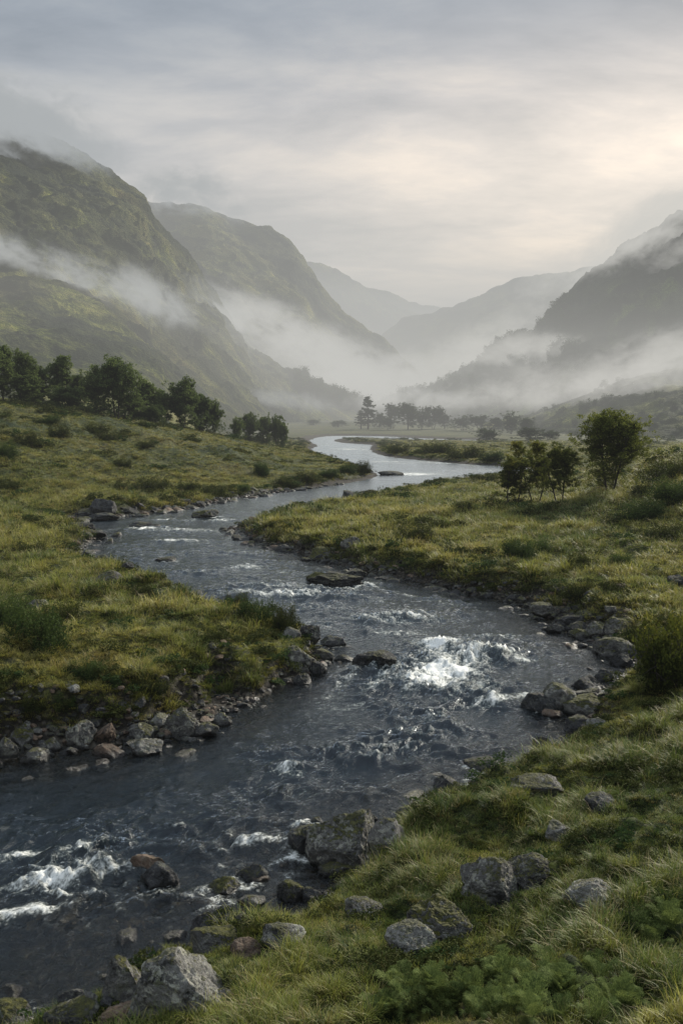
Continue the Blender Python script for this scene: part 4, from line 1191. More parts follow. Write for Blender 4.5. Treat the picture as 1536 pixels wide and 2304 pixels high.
# trees on the far valley floor
for i, (px, Y, top, k, wd, nm, lb) in enumerate([
        (828, 470, 893, 'c0', 44, 'pine_tree', 'tall pointed pine standing in mist on the valley floor'), (812, 480, 924, 'c1', 30, 'pine_tree', 'shorter pine at the left foot of the tall misty pine'),
        (852, 490, 930, 'f0', 30, 'broadleaf_tree', 'misty low tree right of the tall pine'), (882, 500, 908, 'f1', 38, 'broadleaf_tree', 'misty tree between the pine and the broad trees'),
        (872, 470, 936, 'f2', 34, 'broadleaf_tree', 'small bushy tree in front of the misty trees'), (918, 470, 908, 'f0', 50, 'broadleaf_tree', 'broad misty tree in the middle of the valley floor group'),
        (948, 475, 916, 'f2', 40, 'broadleaf_tree', 'misty tree right of the broad one on the valley floor'), (975, 480, 914, 'f1', 44, 'broadleaf_tree', 'round misty tree near the right of the valley floor group'),
        (1000, 485, 932, 'f0', 34, 'broadleaf_tree', 'last low tree at the right of the valley floor group'), (1040, 460, 934, 'f2', 50, 'bush', 'wide misty bush right of the valley floor trees'),
        (1078, 450, 934, 'f1', 46, 'bush', 'misty bush where the right foothill begins'), (1112, 430, 940, 'f0', 40, 'bush', 'dim bush at the foot of the right foothill'),
        (1150, 400, 926, 'f2', 46, 'broadleaf_tree', 'small hazy tree at the foot of the right foothill'), (1185, 380, 940, 'f1', 44, 'bush', 'hazy bush above the wide bush on the right plain'),
        (1196, 300, 962, 'f0', 60, 'bush', 'wide dark bush on the right plain left of the tall tree'), (1236, 305, 966, 'f2', 50, 'bush', 'dark bush right half of the pair on the right plain'),
        (1095, 310, 964, 'f1', 50, 'bush', 'small dark bush on the right plain'), (760, 520, 946, 'f0', 40, 'bush', 'low misty bush left of the pine on the valley floor'),
        (705, 560, 944, 'f1', 40, 'bush', 'low misty bush at the foot of the left spur'), (1440, 290, 990, 'f1', 60, 'bush', 'low dark bush on the plain beyond the tall tree')]):
    pr = {'c': PC, 'f': PF}[k[0]][int(k[1])]
    sized(nm, pr, by_depth(px, Y), wd, top, i * 1.3, lb, 'bush' if nm == 'bush' else 'tree', 'trees and bushes on the far valley floor')


for px, py, top, wd, sd_, st, lb in RIGHTGROUP:
    p = stand(px, py); H = (py - top) * p[1] / F
    big = st == 5
    pr = make_tree('tree', sd_, H, H * (.8 if big else .42), M['leaf'], stems=st, base=.16 if big else .25, leaf=.024 * H, nleaf=26000 if big else 14000, r0=H * .020, clump=.060 if big else .085)
    sized('broadleaf_tree', pr, p, wd, top, .1 * sd_, lb, px=px)
# woods on the spurs: masses far off, one object each
def surface_pts(G, n, ulo, uhi, vlo, vhi, rs, bias=1.0):
    nu, nv = G.shape[:2]
    a = rs.uniform(ulo, uhi, n) * (nu - 1); b = (vlo + (vhi - vlo) * rs.uniform(0, 1, n) ** bias) * (nv / 1.12 - 1)
    return G[a.astype(int), np.clip(b.astype(int), 0, nv - 1)]


def instancer(name, P, rot, scl, idx, protos, label=None, cat=None):
    """points that carry copies of prototype meshes (ground cover nobody could count)"""
    me = mesh_np(name, P, None, attrs={'rot': rot, 'scl': scl, 'idx': idx.astype(int)})
    col = bpy.data.collections.new(name + '_kinds')
    for k, pm in enumerate(protos):
        o = bpy.data.objects.new('kind_%02d' % k, pm); col.objects.link(o)
    o = link(name, me)
    ng = bpy.data.node_groups.new(name, 'GeometryNodeTree')
    ng.interface.new_socket('Geometry', in_out='INPUT', socket_type='NodeSocketGeometry')
    ng.interface.new_socket('Geometry', in_out='OUTPUT', socket_type='NodeSocketGeometry')
    N = ng.nodes; gi = N.new('NodeGroupInput'); go = N.new('NodeGroupOutput')
    ci = N.new('GeometryNodeCollectionInfo'); ci.inputs['Collection'].default_value = col
    ci.inputs['Separate Children'].default_value = True; ci.inputs['Reset Children'].default_value = True
    ip = N.new('GeometryNodeInstanceOnPoints'); ip.inputs['Pick Instance'].default_value = True
    def na(nm, dt):
        a = N.new('GeometryNodeInputNamedAttribute'); a.data_type = dt; a.inputs[0].default_value = nm
        return a.outputs[0]
    Lk = ng.links.new
    Lk(gi.outputs[0], ip.inputs['Points']); Lk(ci.outputs[0], ip.inputs['Instance'])
    Lk(na('idx', 'INT'), ip.inputs['Instance Index'])
    e2r = N.new('FunctionNodeEulerToRotation'); Lk(na('rot', 'FLOAT_VECTOR'), e2r.inputs[0]); Lk(e2r.outputs[0], ip.inputs['Rotation'])
    Lk(na('scl', 'FLOAT_VECTOR'), ip.inputs['Scale'])
    Lk(ip.outputs[0], go.inputs[0])
    md = o.modifiers.new('cover', 'NODES'); md.node_group = ng
    tag(o, label, cat, kind='stuff')
    return o


def leafball(seed, n, leaf, mat, w=1.0, h=.8, lumps=7):
    rs = np.random.default_rng(seed)
    L = rs.normal(size=(lumps, 3)) * .28 * np.array([1, 1, .6]) + np.array([0, 0, .42])
    L[:, 2] = np.abs(L[:, 2])
    R = rs.uniform(.16, .34, lumps)
    li = rs.integers(0, lumps, n)
    D = rs.normal(size=(n, 3)); D /= np.linalg.norm(D, axis=1)[:, None]
    C = L[li] + D * (R[li] * rs.uniform(.55, 1.12, n))[:, None]
    C[:, 2] = np.abs(C[:, 2]) * h; C[:, :2] *= w
    V, Fq = leaf_quads(C, leaf, rs)
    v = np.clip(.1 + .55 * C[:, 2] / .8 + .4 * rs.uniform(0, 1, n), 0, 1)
    return mesh_np('foliage', V, Fq, [mat], False, attrs={'v': np.repeat(v, 4)})


rs = np.random.default_rng(99)
balls = [leafball(200 + k, 900, .11, M['farleaf'], 1, [1.3, 1.0, 1.6, .8][k]) for k in range(4)]
W = [surface_pts(GA, 520, .83, .985, 0, .25, rs, 1.6)]
W2 = [surface_pts(GE, 620, .62, .99, 0, .35, rs, 1.4), surface_pts(GE, 160, .45, .66, .1, .6, rs), surface_pts(GE, 160, .62, .95, .35, .9, rs)]
W3 = [surface_pts(GF, 120, .2, .95, .25, .95, rs), surface_pts(GF, 25, .5, .95, 0, .08, rs)]
for nm, WW, s0, s1, lb in (('spur_wood', W, 6, 13, 'dark wood clothing the ridge of the left spur'), ('right_mountain_wood', W2, 6, 13, 'dim wood covering the lower ridge of the right mountain'), ('foothill_scrub', W3, 1.6, 5, 'scattered scrub over the right foothill')):
    P = np.concatenate(WW).copy(); P[:, 2] -= 1
    n = len(P); s = s0 + (s1 - s0) * rs.uniform(0, 1, n) ** 1.5
    instancer(nm, P, np.stack([0 * s, 0 * s, rs.uniform(0, 6.28, n)], 1), np.stack([s, s, s * rs.uniform(.7, 1.1, n)], 1), rs.integers(0, 4, n), balls, lb, 'wood')


# shrubs one can tell apart
def make_shrub(seed, n, leaf, mat, stems=7, w=1.0, h=.8):
    rs = np.random.default_rng(seed)
    wood = Acc(); tips = []
    for k in range(stems):
        a = k / stems * 6.28 + rs.uniform(-.3, .3)
        P = limb(rs, (0, 0, -.05), (math.cos(a) * .8 * w, math.sin(a) * .8 * w, .9 * h), rs.uniform(.40, .62), 6, .16, .02)
        wood.add(*tube(P, np.linspace(.018, .005, len(P)), 5))
        for j in range(2, len(P)):
            for _ in range(3):
                Q = limb(rs, P[j], rs.normal(size=3) + np.array([0, 0, .5]), .24, 3, .2, .02)
                wood.add(*tube(Q, np.linspace(.006, .002, len(Q)), 3)); tips.append(Q[-1]); tips.append(Q[1])
    T = np.array(tips)
    T[:, 2] = np.maximum(T[:, 2], .04)
    idx = rs.choice(len(T), size=n // (14 if stems < 12 else 34), p=(lambda q: q / q.sum())(rs.uniform(.1, 1, len(T))))
    sub = T[idx] + rs.normal(size=(len(idx), 3)) * .07
    C = sub[rs.integers(0, len(sub), n)] + rs.normal(size=(n, 3)) * .045
    C[:, 2] = np.abs(C[:, 2])
    V, Fq = leaf_quads(C, leaf, rs)
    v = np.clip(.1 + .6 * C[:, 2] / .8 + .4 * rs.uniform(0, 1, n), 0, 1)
    return mesh_np('foliage', V, Fq, [mat], False, attrs={'v': np.repeat(v, 4)}), wood.mesh('stem', M['bark'])


SH = [make_shrub(400 + k, 9000, .042, M['shrub'], 7, 1.1, .8) for k in range(3)] + [make_shrub(410 + k, 6500, .045, M['heath'], 8, 1.3, .55) for k in range(3)]
SHRUBS = [  # x, base y, width, height, kind, label
    (1498, 1562, 185, 215, 'big', 'large leafy bush with yellowing leaves at the right edge above the shore'),
    (1535, 1500, 130, 150, 'big', 'bush cut by the right edge behind the large yellowing bush'),
    (70, 1462, 175, 120, 0, 'large dark green shrub at the left edge of the left meadow'),
    (20, 1420, 120, 90, 1, 'dark shrub behind the large shrub at the left edge'),
    (130, 1420, 110, 60, 3, 'low shrub spreading right of the large left edge shrub'),
    (575, 1398, 120, 62, 0, 'dark round shrub near the tip of the left point'), (640, 1412, 70, 50, 4, 'small shrub at the water right of the dark round shrub'),
    (530, 1372, 60, 36, 3, 'low heath shrub left of the dark round shrub'), (320, 1350, 70, 36, 4, 'small heath shrub on the middle of the left meadow'),
    (215, 1345, 80, 34, 5, 'brownish heath shrub beside the leaning rock'), (60, 1252, 90, 30, 3, 'low heath shrub on the far side of the left meadow'),
    (150, 1590, 90, 50, 1, 'leafy herb clump low on the left bank above the stones'), (200, 1530, 110, 50, 2, 'pale green leafy clump on the left meadow slope'),
    (60, 1590, 80, 50, 4, 'dark tuft of heath low at the left bank'), (340, 1560, 90, 36, 5, 'olive heath clump at the edge of the left bank'),
    (1168, 1264, 100, 62, 0, 'dark green shrub on top of the right meadow bank'), (1215, 1250, 80, 46, 1, 'shrub joined to the right of the dark green bank shrub'),
    (930, 1216, 100, 34, 3, 'flat dark heath on the near part of the right meadow'), (985, 1196, 60, 30, 4, 'small dark heath bush on the right meadow'),
    (1400, 1278, 70, 42, 0, 'dark little shrub on the right meadow below the trees'), (1340, 1262, 90, 30, 5, 'grey green shrub left of the dark little shrub'),
    (1300, 1280, 60, 32, 3, 'low shrub in the right meadow grass'), (1500, 1218, 100, 40, 5, 'reddish heath at the right edge of the meadow'),
    (1400, 1182, 110, 24, 3, 'dark bracken patch under the tallest tree'), (1450, 1170, 130, 60, 0, 'dark shrub on the right slope behind the meadow'),
    (1520, 1140, 120, 70, 1, 'dark shrub high on the right slope at the edge'), (1450, 1112, 70, 22, 4, 'shrub behind the tallest tree on the right slope'),
    (1500, 1090, 110, 50, 3, 'shrub on the crest of the right slope'), (1290, 1166, 80, 16, 5, 'shrub at the feet of the slender trees'),
    (1040, 1152, 60, 22, 4, 'low shrub in the middle of the right meadow'), (820, 1124, 70, 20, 0, 'dark bushes on the far edge of the right meadow'),
    (800, 1122, 50, 18, 1, 'small dark bush at the far left edge of the right meadow'), (955, 1098, 30, 14, 0, 'tiny bush at the far rim of the right meadow'),
    (1015, 1090, 50, 12, 1, 'bush at the far rim below the distant water'), (1090, 1084, 70, 16, 3, 'bushes at the far rim left of the thin tree'),
    (587, 1070, 44, 40, 0, 'single dark round bush standing on the left field'), (345, 1105, 90, 30, 3, 'dark heath mound by the left bank'),
    (280, 1110, 80, 28, 4, 'heath mound left of the dark heath mound'), (420, 1108, 60, 26, 5, 'small heath mound at the left bank'),
    (780, 1068, 60, 30, 1, 'bush on the tip of the far left bank'), (740, 1076, 60, 26, 0, 'bush left of the tip bush on the far left bank'), (818, 1066, 44, 28, 4, 'last bush at the tip of the far left bank'),
    (690, 1084, 60, 24, 3, 'bush along the far left bank'), (640, 1094, 60, 22, 4, 'low bush along the far left bank'), (540, 1108, 60, 22, 0, 'dark bush along the far left bank near the bend'),
    (480, 1116, 60, 22, 5, 'low bush above the bend'), (275, 1052, 50, 18, 3, 'heath tuft on the upper left field'), (110, 955, 60, 26, 0, 'dark bush high on the left field below the tree line'),
    (10, 1038, 70, 50, 1, 'dark bush at the left edge of the upper field'), (210, 975, 60, 22, 4, 'heath bush on the left field under the pointed tree'),
    (240, 995, 60, 24, 5, 'heath bush on the left field under the biggest tree'), (130, 985, 60, 28, 3, 'heath bush on the left field below the dark bush'),
    (60, 1000, 60, 30, 4, 'heath bush near the left edge of the upper field'), (330, 1010, 50, 16, 5, 'small heath bush in the middle of the upper field'),
    (980, 1022, 90, 24, 3, 'dark bushes on the bank of the far bend'), (1050, 1030, 90, 26, 4, 'dark bushes at the right of the far bend'), (900, 1018, 60, 16, 5, 'low heath on the left of the far bend bank'),
    (1110, 1036, 60, 26, 0, 'bush where the far bend meets the meadow'), (1300, 1350, 80, 36, 5, 'rounded turf hummock shrub over the right shore'),
    (1380, 1340, 80, 36, 4, 'second rounded hummock shrub over the right shore'), (1480, 1965, 110, 60, 4, 'dark low heath in the right foreground grass'),
    (1450, 2110, 130, 80, 1, 'dark leafy shrub at the right foreground below the pale boulder'), (1510, 2060, 110, 70, 2, 'dark leafy shrub at the right edge of the foreground'),
]
bigshrub = [make_shrub(430 + k, 6500, .055, mat_leaf('yellowing_leaves_%d' % k, (.014, .026, .006), (.095, .105, .018), (.26, .21, .03), .3), 12, 1.0, 1.0) for k in range(2)]
sp = drop([s[0] for s in SHRUBS], [s[1] for s in SHRUBS])
bi = 0
for i, (s, p) in enumerate(zip(SHRUBS, sp)):
    px, py, w, h, k, lb = s
    r = math.hypot(p[0], p[1]); Wd = w * r / F; Hd = h * r / F
    if k == 'big': pr = bigshrub[bi % 2]; bi += 1
    else: pr = SH[k]
    hd = .85 if k == 'big' else (.72 if k < 3 else .5)
    place_tree('shrub', pr, (p[0], p[1] + Wd * .15, p[2] - .03), (Wd / 1.35, Wd / 1.35, Hd / hd), i * 1.9, lb, 'shrub', 'shrubs and bushes of the glen', ('foliage', 'stem'))


# ------------------------------------------------------------------ ferns of the foreground
def frond(rs, L, az, lift):
    """one arching frond: midrib and paired toothed leaflets"""
    n = 15
    t = np.linspace(0, 1, n)
    out = L * np.sin(t * 1.25) / math.sin(1.25) * math.cos(lift) ; up = L * (math.sin(lift) * t * 1.25 - .62 * t ** 2.2)
    d = np.array([math.cos(az), math.sin(az), 0]); s = np.array([-d[1], d[0], 0])
    P = d[None] * out[:, None] + np.array([0, 0, 1])[None] * up[:, None]
    V = []; Fq = []; vv = []
    def quad(a, b, c, e, val):
        k = len(V); V.extend([a, b, c, e]); Fq.append([k, k + 1, k + 2, k + 3]); vv.extend([val] * 4)
    for i in range(n - 1):
        quad(P[i] - s * .003, P[i] + s * .003, P[i + 1] + s * .002, P[i + 1] - s * .002, .3)
    for i in range(2, n):
        w = L * .36 * math.sin((1 - t[i]) * .92 * PI * .5 + .12) ** 1.1
        T = P[i] - P[i - 1]; T /= np.linalg.norm(T) + 1e-9
        for sg in (-1, 1):
            q0 = P[i]; dirv = s * sg * .86 + T * .45 + np.array([0, 0, rs.uniform(-.12, .12)])
            m = 5
            for j in range(m):
                f0 = j / m; c0 = q0 + dirv * w * f0 + np.array([0, 0, -.20 * w * f0 * f0])
                ln = w * .32 * (1 - f0 * .75)
                for sg2 in (-1, 1):
                    tip = c0 + (T * sg2 * .9 + dirv * .7) * ln
                    a = c0; b = c0 + dirv * w / m * .8
                    mid = (a + b) / 2 + (tip - c0) * .5
                    quad(a, b, tip + dirv * ln * .2, mid + T * sg2 * ln * .1, .25 + .6 * rs.random())
    return np.array(V), np.array(Fq), np.array(vv)


def make_fern(seed):
    rs = np.random.default_rng(seed)
    a = Acc(); v = []
    for k in range(7):
        V, Fq, vv = frond(rs, rs.uniform(.30, .46), k * 2.4 + rs.uniform(-.3, .3), rs.uniform(.7, 1.25))
        a.add(V, Fq); v.append(vv)
    return mesh_np('frond', np.concatenate(a.V), np.concatenate(a.F), [M['fern']], False, attrs={'v': np.concatenate(v)})


FERN = [make_fern(500 + k) for k in range(5)]
rs = np.random.default_rng(17)
fx = []; fy = []
for cx, cy, n, sx, sy in ((1000, 2255, 15, 130, 38), (1230, 2235, 15, 120, 48), (1150, 2290, 10, 160, 12), (1400, 2280, 5, 60, 20), (1460, 2100, 5, 60, 36), (880, 2290, 4, 40, 10)):
    fx += list(cx + rs.uniform(-1, 1, n) * sx); fy += list(cy + rs.uniform(-1, 1, n) * sy)
fp = drop(fx, fy)
for i, p in enumerate(fp):
    o = link('fern', FERN[i % 5]); o.location = (p[0], p[1], p[2] - .02); s = random.uniform(.75, 1.1)
    o.scale = (s, s, s * 1.5); o.rotation_euler = (0, 0, random.uniform(0, 6.28))
    side = 'green fern in the patch along the bottom of the foreground' if fy[i] > 2175 else 'dark green fern at the right among grass below the pale boulder'
    tag(o, side, 'fern', 'ferns along the bottom of the foreground' if fy[i] > 2175 else 'ferns below the pale boulder')


# ------------------------------------------------------------------ grass
def tuft(seed, n, h0, h1, foot, wid, bend=.6, segs=4, straw=.15):
    rs = np.random.default_rng(seed)
    V = []; Fq = []; tip = []; st = []
    k = 0
    for b in range(n):
        a = rs.uniform(0, 2 * PI); rr = foot * math.sqrt(rs.random())
        base = np.array([math.cos(a) * rr, math.sin(a) * rr, -.02])
        az = a + rs.normal() * .8
        L = rs.uniform(h0, h1); bd = bend * rs.uniform(.3, 1.5) ; w = wid * rs.uniform(.6, 1.2)
        d = np.array([math.cos(az), math.sin(az), 0]); s = np.array([-d[1], d[0], 0])
        isst = 1.0 if rs.random() < straw else 0.0
        p = base.copy(); ang = rs.uniform(.05, .3)
        for i in range(segs + 1):
            t = i / segs; ww = w * (1 - t ** 1.5 * .92) * .5
            V.append(p - s * ww); V.append(p + s * ww); tip += [t, t]; st += [isst, isst]
            if i < segs:
                Fq.append([k, k + 1, k + 3, k + 2])
            k += 2
            p = p + (d * math.sin(ang) + np.array([0, 0, 1]) * math.cos(ang)) * (L / segs)
            ang += bd * 2.2 / segs
    return mesh_np('tuft', np.array(V), np.array(Fq), [M['blades']], True, attrs={'tip': np.array(tip), 'straw': np.array(st)})


TUFTS = [tuft(600, 34, .07, .17, .10, .0045), tuft(601, 34, .09, .22, .11, .0045, .8), tuft(602, 30, .06, .14, .12, .005, 1.0), tuft(603, 52, .09, .24, .09, .006, .75, 5, .08),
         tuft(604, 34, .12, .32, .07, .008, .65, 5, .14), tuft(605, 26, .10, .22, .14, .010, .8, 3, .12), tuft(606, 26, .14, .30, .12, .010, .9, 3, .2), tuft(607, 80, .03, .08, .14, .010, .8, 2, .03)]
HB = [leafball(610 + k, 260, .13, M['herb'], 1, .6) for k in range(3)]
HE = [leafball(620 + k, 520, .10, M['heath'], 1.1, .55) for k in range(4)]


def scatter(n, r0, r1, pw, seed, amax=.46):
    """area density falling with distance as r**-pw"""
    rs = np.random.default_rng(seed)
    e = 2 - pw
    u = rs.uniform(0, 1, n)
    r = (r0 ** e + u * (r1 ** e - r0 ** e)) ** (1 / e)
    a = rs.uniform(-amax, amax, n)
    return r * np.sin(a), r * np.cos(a), r, rs


def build_grass():
    x, y, r, rs = scatter(300000, 6.5, 300, 1.55, 5)
    z, d = ground(x, y)
    w = shore_w(x, y)[0]
    edge = sstep(w * .6 + .1, w * .6 + .45, d + .25 * noise3(x * 2, y * 2, 5))
    keep = (rs.uniform(0, 1, len(x)) < edge)
    for hx, hy, hr in hero_pos:
        keep &= ~(np.hypot(x - hx, y - hy + (.12 if hy < 20 else 0)) < hr * (.70 if hy < 20 else .68))
    for p in fp:
        keep &= ~((np.hypot(x - p[0], y - p[1]) < .28) & (rs.uniform(0, 1, len(x)) < .75))
    keep &= np.abs(np.arctan2(x, y)) < .46
    x, y, z, d, r = x[keep], y[keep], z[keep], d[keep], r[keep]
    n = len(x)
    g = fbm(x * .5, y * .5, 70, 3); g2 = fbm(x * .13, y * .13, 75, 2)
    q = rs.uniform(0, 1, n)
    nearf = r < 34
    idx = np.where(nearf, rs.integers(0, 3, n), 5)
    tall = q < np.clip(-.06 + 1.3 * g + .8 * g2, .01, .6)
    idx = np.where(tall & nearf, rs.integers(3, 5, n), idx)
    idx = np.where(tall & ~nearf, 6, idx)
    idx = np.where((q > .52 + .9 * g) & (r < 60), 7, idx)
    s = (.86 + np.clip((r - 14) / 40, 0, 4.3)) * rs.uniform(.55, 1.45, n) * (1 + .9 * g)
    s = s * (1 - .35 * (d < .7)) * (1 - .62 * sstep(60, 140, r))
    rot = np.stack([.45 * fbm(x * .8, y * .8, 90, 2) + rs.normal(0, .15, n), .45 * fbm(x * .8, y * .8, 95, 2) + rs.normal(0, .15, n), rs.uniform(0, 6.28, n)], 1)
    # turf hangs over the edge of the bank
    instancer('meadow_grass', np.stack([x, y, z], 1), rot, np.stack([s, s, s * (1 - .2 * sstep(30, 120, r))], 1), idx, TUFTS,
              'green and straw coloured grass covering the banks and meadows', 'grass')
    # low herbs and heath cushions
    x, y, r, rs = scatter(52000, 7, 330, 1.15, 6)
    z, d = ground(x, y)
    d = d - shore_w(x, y)[0] * .8 + .3
    f = fbm(x * .11, y * .11, 80, 3) + .35 * fbm(x * .6, y * .6, 82, 2)
    bankedge = (d > .25) & (d < 1.6 + .01 * r)
    keep = (d > .2) & ((f > .30 + .14 * sstep(45, 80, y) + .1 * rs.normal(size=len(x))) | (bankedge & (rs.uniform(0, 1, len(x)) < .34)))
    keep |= (d > .2) & (r < 34) & (fbm(x * .45, y * .45, 88, 3) > .20) & (rs.uniform(0, 1, len(x)) < .7)
    for hx, hy, hr in hero_pos:
        keep &= ~(np.hypot(x - hx, y - hy) < hr * 1.05)
    x, y, z, d, r = x[keep], y[keep], z[keep], d[keep], r[keep]; n = len(x)
    s = (.22 + .010 * np.clip(r, 0, 160)) * rs.uniform(.5, 1.4, n) * (1 - .4 * sstep(80, 130, r) * (x > -20))
    idx = np.where(rs.uniform(0, 1, n) < .25, rs.integers(0, 3, n), rs.integers(3, 7, n))
    rot = np.stack([rs.normal(0, .1, n), rs.normal(0, .1, n), rs.uniform(0, 6.28, n)], 1)
    instancer('heath_cover', np.stack([x, y, z - .04], 1), rot, np.stack([s, s, s * rs.uniform(.6, 1.0, n)], 1), idx, HB + HE,
              'low dark heath and herbs scattered through the grass', 'ground cover')


build_grass()


def build_pebbles():
    x, y, r, rs = scatter(60000, 9, 110, 1.3, 8)
    z, d = ground(x, y)
    lim = shore_w(x, y)[0] + .25
    keep = (d > np.where((y < 22) & (x > -9), -3.2, -.75)) & (d < lim) & (rs.uniform(0, 1, len(x)) < .75)
    keep0 = keep
    x, y, z, r = x[keep], y[keep], z[keep], r[keep]; n = len(x)
    s = (.035 + .0035 * r) * rs.uniform(.5, 1.6, n) * np.where((d[keep0] < -.5), 2.2, 1.0) * (1 + (rs.uniform(0, 1, n) < .08) * .9)
    rot = rs.uniform(-.5, .5, (n, 3)); rot[:, 2] = rs.uniform(0, 6.28, n)
    instancer('gravel', np.stack([x, y, z], 1), rot, np.stack([s * 1.3, s, s * .7], 1), rs.integers(0, 4, n),
              [rock_mesh('pebble', 700 + k, M[m], 4, 9) for k, m in enumerate(('rock', 'darkrock', 'brownrock', 'darkrock'))], 'dark pebbles and gravel along the shore and river bed', 'gravel')


build_pebbles()


# ------------------------------------------------------------------ haze and mist
def box_mesh(name, x0, x1, y0, y1, z0, z1, mat):
    V = [(x, y, z) for x in (x0, x1) for y in (y0, y1) for z in (z0, z1)]
    Fq = np.array([[0, 1, 3, 2], [4, 6, 7, 5], [0, 4, 5, 1], [2, 3, 7, 6], [0, 2, 6, 4], [1, 5, 7, 3]])
    return link(name, mesh_np(name, np.array(V, float), Fq, [mat], False))


HZ = (.47, .48, .475)
o = box_mesh('haze', -2600, 2600, -60, 6500, -30, 380, mat_haze('haze_air', .00022, HZ)); tag(o, kind='structure')
o = box_mesh('valley_haze', -2500, 2500, 210, 6400, -25, 70, mat_haze('valley_haze_air', .00090, (.57, .565, .53))); tag(o, kind='structure')

V5, F5 = ICO[4]


def surf_depth(Gs, px, py):
    """depth of the hillside seen at a place in the picture"""
    best = None
    c, sn = math.cos(PITCH), math.sin(PITCH)
    for G in Gs:
        P = G.reshape(-1, 3)
        y = P[:, 1] * c - (P[:, 2] - CAM_H) * sn
        v = P[:, 1] * sn + (P[:, 2] - CAM_H) * c
        qx = IW / 2 + F * P[:, 0] / y; qy = IH / 2 - F * v / y
        m = (np.abs(qx - px) < 14) & (np.abs(qy - py) < 14) & (y > 10)
        if m.any():
            q = P[m, 1].min()
            best = q if best is None else min(best, q)
    return best


def mist(px, py, Y, L, hgt, thick, tilt, sigma, color, seed, thr=.545):
    p = at_y(px, py, Y)
    st = (L / 70, thick / 90, hgt / 45)
    me = mesh_np('mist_bank', V5, F5, [mat_mist('mist_air', sigma, color, 2.0 * 900 / max(Y, 500), thr, seed, st)])
    o = link('mist_bank', me)
    o.location = p; o.scale = (L, thick, hgt); o.rotation_euler = Euler((0, tilt, 0))
    tag(o, kind='stuff')
    return o


ALLG = [GA, GB, GC, GD, GE, GF]
CO = (.47, .485, .475); CM = (.62, .615, .585); CR = (.66, .645, .60); CT = (.40, .425, .44)  # light put into the tints: mist glows brighter and warmer on the right
o = box_mesh('far_haze', -2500, 2500, 1330, 6450, 70.5, 400, mat_haze('far_haze_air', .00055, (.54, .54, .52))); tag(o, kind='structure')
MISTS = [  # picture x, y, half length and half height in picture units, slope, optical depth, colour, depth (None: on the hillside), thickness
    (20, 560, 150, 42, .45, 1.6, CO, None, .95), (170, 615, 170, 50, .42, 1.8, CO, None, .95), (340, 668, 170, 58, .45, 2.0, CO, None, .95),
    (470, 720, 170, 62, .40, 2.2, CM, 960, 1), (600, 730, 190, 70, .42, 2.2, CM, 1180, 1), (740, 800, 190, 70, .38, 2.6, CM, 1200, 1), (880, 850, 170, 66, .15, 2.8, CM, 1250, 1), (420, 690, 260, 80, .40, 1.0, CO, 880, 1), (700, 830, 260, 90, .3, 1.0, CM, 1100, 1), (1300, 860, 280, 60, -.08, 1.1, CR, 480, 1), (1480, 830, 220, 80, -.2, 1.0, CR, 470, 1), (800, 862, 180, 44, .1, 2.4, CM, 1130, 1),
    (1000, 830, 190, 60, -.3, 1.8, CR, 1320, 1), (1100, 770, 200, 60, -.35, 1.3, CR, 1400, 1),
    (-40, 250, 300, 90, .12, 5.0, CT, 960, 1), (80, 285, 190, 66, .3, 3.0, CT, 1000, 1), (170, 330, 150, 60, .4, 1.0, CT, 1000, 1), (230, 330, 110, 50, .45, .9, CT, 1060, 1), (-60, 340, 160, 60, .1, 1.6, CT, 960, 1), (400, 425, 160, 56, .05, 4.0, CT, 1600, 1), (500, 462, 90, 40, .2, 1.2, CT, 1650, 1),
    (1530, 470, 200, 60, -.50, 2.2, CR, 960, 1), (1390, 560, 110, 48, -.5, 2.0, CR, 980, 1), (1560, 560, 120, 40, -.3, 1.0, CR, 900, 1), (1290, 620, 150, 66, -.3, 1.6, CR, 1500, 1), (1450, 500, 180, 60, -.4, 1.2, CR, 1300, 1),
    (1230, 780, 190, 36, .04, 1.7, CR, 900, 1), (1350, 790, 150, 34, .10, 1.4, CR, 820, 1), (1130, 800, 120, 34, .1, 1.5, CR, 1000, 1), (1510, 800, 150, 62, -.3, 1.6, CR, 520, 1), (1400, 850, 160, 40, -.2, 1.2, CR, 560, 1),
    (1180, 890, 190, 36, -.05, 1.2, CR, 600, 1), (930, 900, 200, 30, 0, 1.1, CM, 640, 1), (640, 900, 170, 26, .1, .8, CO, 640, 1),
]
for k, (px, py, hl, hh, tl, tau, colr, Y, kf) in enumerate(MISTS):
    if Y is None:
        Y = (surf_depth(ALLG, px, py) or 800) * kf
    if px > 1050: hl *= 1.35; hh *= 1.15; tau *= .72
    L = hl * Y / F; Hh = hh * Y / F; th = max(Hh * 1.6, .035 * Y)
    mist(px, py, Y, L * 1.3, Hh * 1.5, th, tl, tau / th * 1.15, colr, k * 2.7)

# ------------------------------------------------------------------ sky and sun
SUN_EL, SUN_AZ = math.radians(24), math.radians(38)      # azimuth measured from straight ahead (+Y) to the right
w = bpy.data.worlds.new('World'); sc.world = w; w.use_nodes = True
t = w.node_tree; t.nodes.clear()


class WT(NT):
    def __init__(s, tree): s.t = tree


wt = WT(t)
out = t.nodes.new('ShaderNodeOutputWorld')
sky = t.nodes.new('ShaderNodeTexSky'); sky.sky_type = 'NISHITA'; sky.sun_disc = False
sky.sun_elevation = SUN_EL; sky.sun_rotation = SUN_AZ
sky.air_density = 1.2; sky.dust_density = 3
tc = wt.n('ShaderNodeTexCoord').outputs['Generated']
sx = wt.n('ShaderNodeSeparateXYZ', {0: tc})
X_, Y_, Z_ = sx.outputs
zc = wt.math('MAXIMUM', Z_, .03)
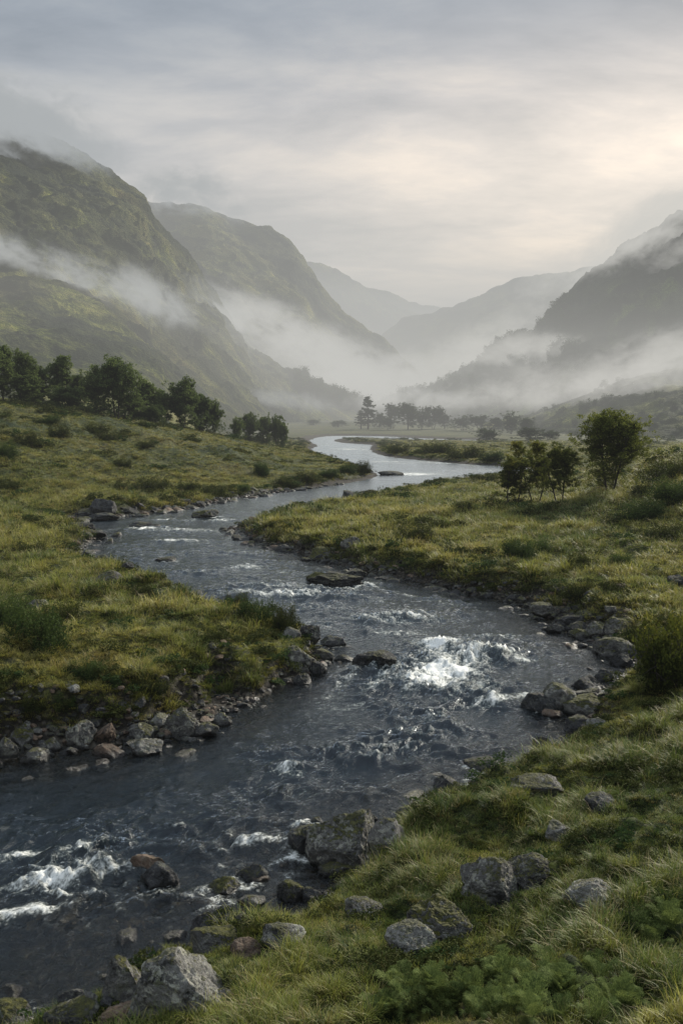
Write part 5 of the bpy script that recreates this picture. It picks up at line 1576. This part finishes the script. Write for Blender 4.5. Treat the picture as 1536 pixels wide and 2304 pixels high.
# cloud layer seen from below: coordinates on a plane above
den = wt.math('ADD', zc, .16)
cx = wt.math('DIVIDE', X_, den); cy = wt.math('DIVIDE', Y_, den)
cv = wt.n('ShaderNodeCombineXYZ', {0: wt.math('MULTIPLY', cx, .8), 1: wt.math('MULTIPLY', cy, 1.25), 2: 0.0}).outputs[0]
c1 = wt.noise(cv, 1.5, 7, .55, .35)
c2 = wt.noise(cv, 4.5, 6, .6, .3)
cl = wt.math('ADD', wt.math('MULTIPLY', c1, .75), wt.math('MULTIPLY', c2, .25))
gd = Vector((math.sin(math.radians(17)) * math.cos(math.radians(11)), math.cos(math.radians(17)) * math.cos(math.radians(11)), math.sin(math.radians(11))))
dot = wt.n('ShaderNodeVectorMath', {0: tc, 1: gd}, operation='DOT_PRODUCT').outputs['Value']
ga = wt.math('DIVIDE', wt.math('SUBTRACT', wt.math('DIVIDE', X_, wt.math('MAXIMUM', Y_, .05)), .30), .36)
gb = wt.math('DIVIDE', wt.math('SUBTRACT', Z_, .185), .115)
g2 = wt.math('ADD', wt.math('MULTIPLY', ga, ga), wt.math('MULTIPLY', gb, gb))
glow = wt.math('MULTIPLY', wt.math('EXPONENT', wt.math('MULTIPLY', g2, -1.0)), wt.maprange(Y_, 0, .5))
glow = wt.math('MULTIPLY', glow, .95)
low = wt.maprange(Z_, .37, .10)
base = wt.mix(low, (.33, .38, .445), (.75, .73, .71))
base = wt.mix(glow, base, (1.52, 1.30, 1.08))
shade = wt.ramp(cl, [(.36, (.64, .68, .73)), (.49, (.92, .93, .95)), (.62, (1.30, 1.24, 1.16))])
cloud = wt.mix(1.0, base, shade, 'MULTIPLY')
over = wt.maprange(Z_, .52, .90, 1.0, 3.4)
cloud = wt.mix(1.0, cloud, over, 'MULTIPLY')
bg1 = wt.n('ShaderNodeBackground', {'Color': sky.outputs[0], 'Strength': .10})
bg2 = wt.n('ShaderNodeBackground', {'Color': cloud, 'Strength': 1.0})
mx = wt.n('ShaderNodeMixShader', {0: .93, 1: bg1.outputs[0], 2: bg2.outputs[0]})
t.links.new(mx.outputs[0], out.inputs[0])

sd = bpy.data.lights.new('sun', 'SUN'); sd.energy = 7.8; sd.angle = math.radians(7); sd.color = (1.0, .93, .80)
so = bpy.data.objects.new('sun', sd); COL.objects.link(so)
dirv = Vector((math.sin(SUN_AZ) * math.cos(SUN_EL), math.cos(SUN_AZ) * math.cos(SUN_EL), math.sin(SUN_EL)))
so.rotation_euler = dirv.to_track_quat('Z', 'Y').to_euler()
so.location = (40, 40, 60)

sc.view_settings.view_transform = 'Standard'; sc.view_settings.look = 'None'; sc.view_settings.exposure = 0
cy_ = sc.cycles
cy_.max_bounces = 5; cy_.diffuse_bounces = 2; cy_.glossy_bounces = 2; cy_.transmission_bounces = 3; cy_.transparent_max_bounces = 8; cy_.volume_bounces = 0
cy_.use_denoising = True
cy_.sample_clamp_direct = 5.0; cy_.sample_clamp_indirect = 2.5
cy_.use_adaptive_sampling = True; cy_.adaptive_threshold = .02
cy_.volume_step_rate = 1.0; cy_.volume_max_steps = 128
cy_.caustics_reflective = False; cy_.caustics_refractive = False
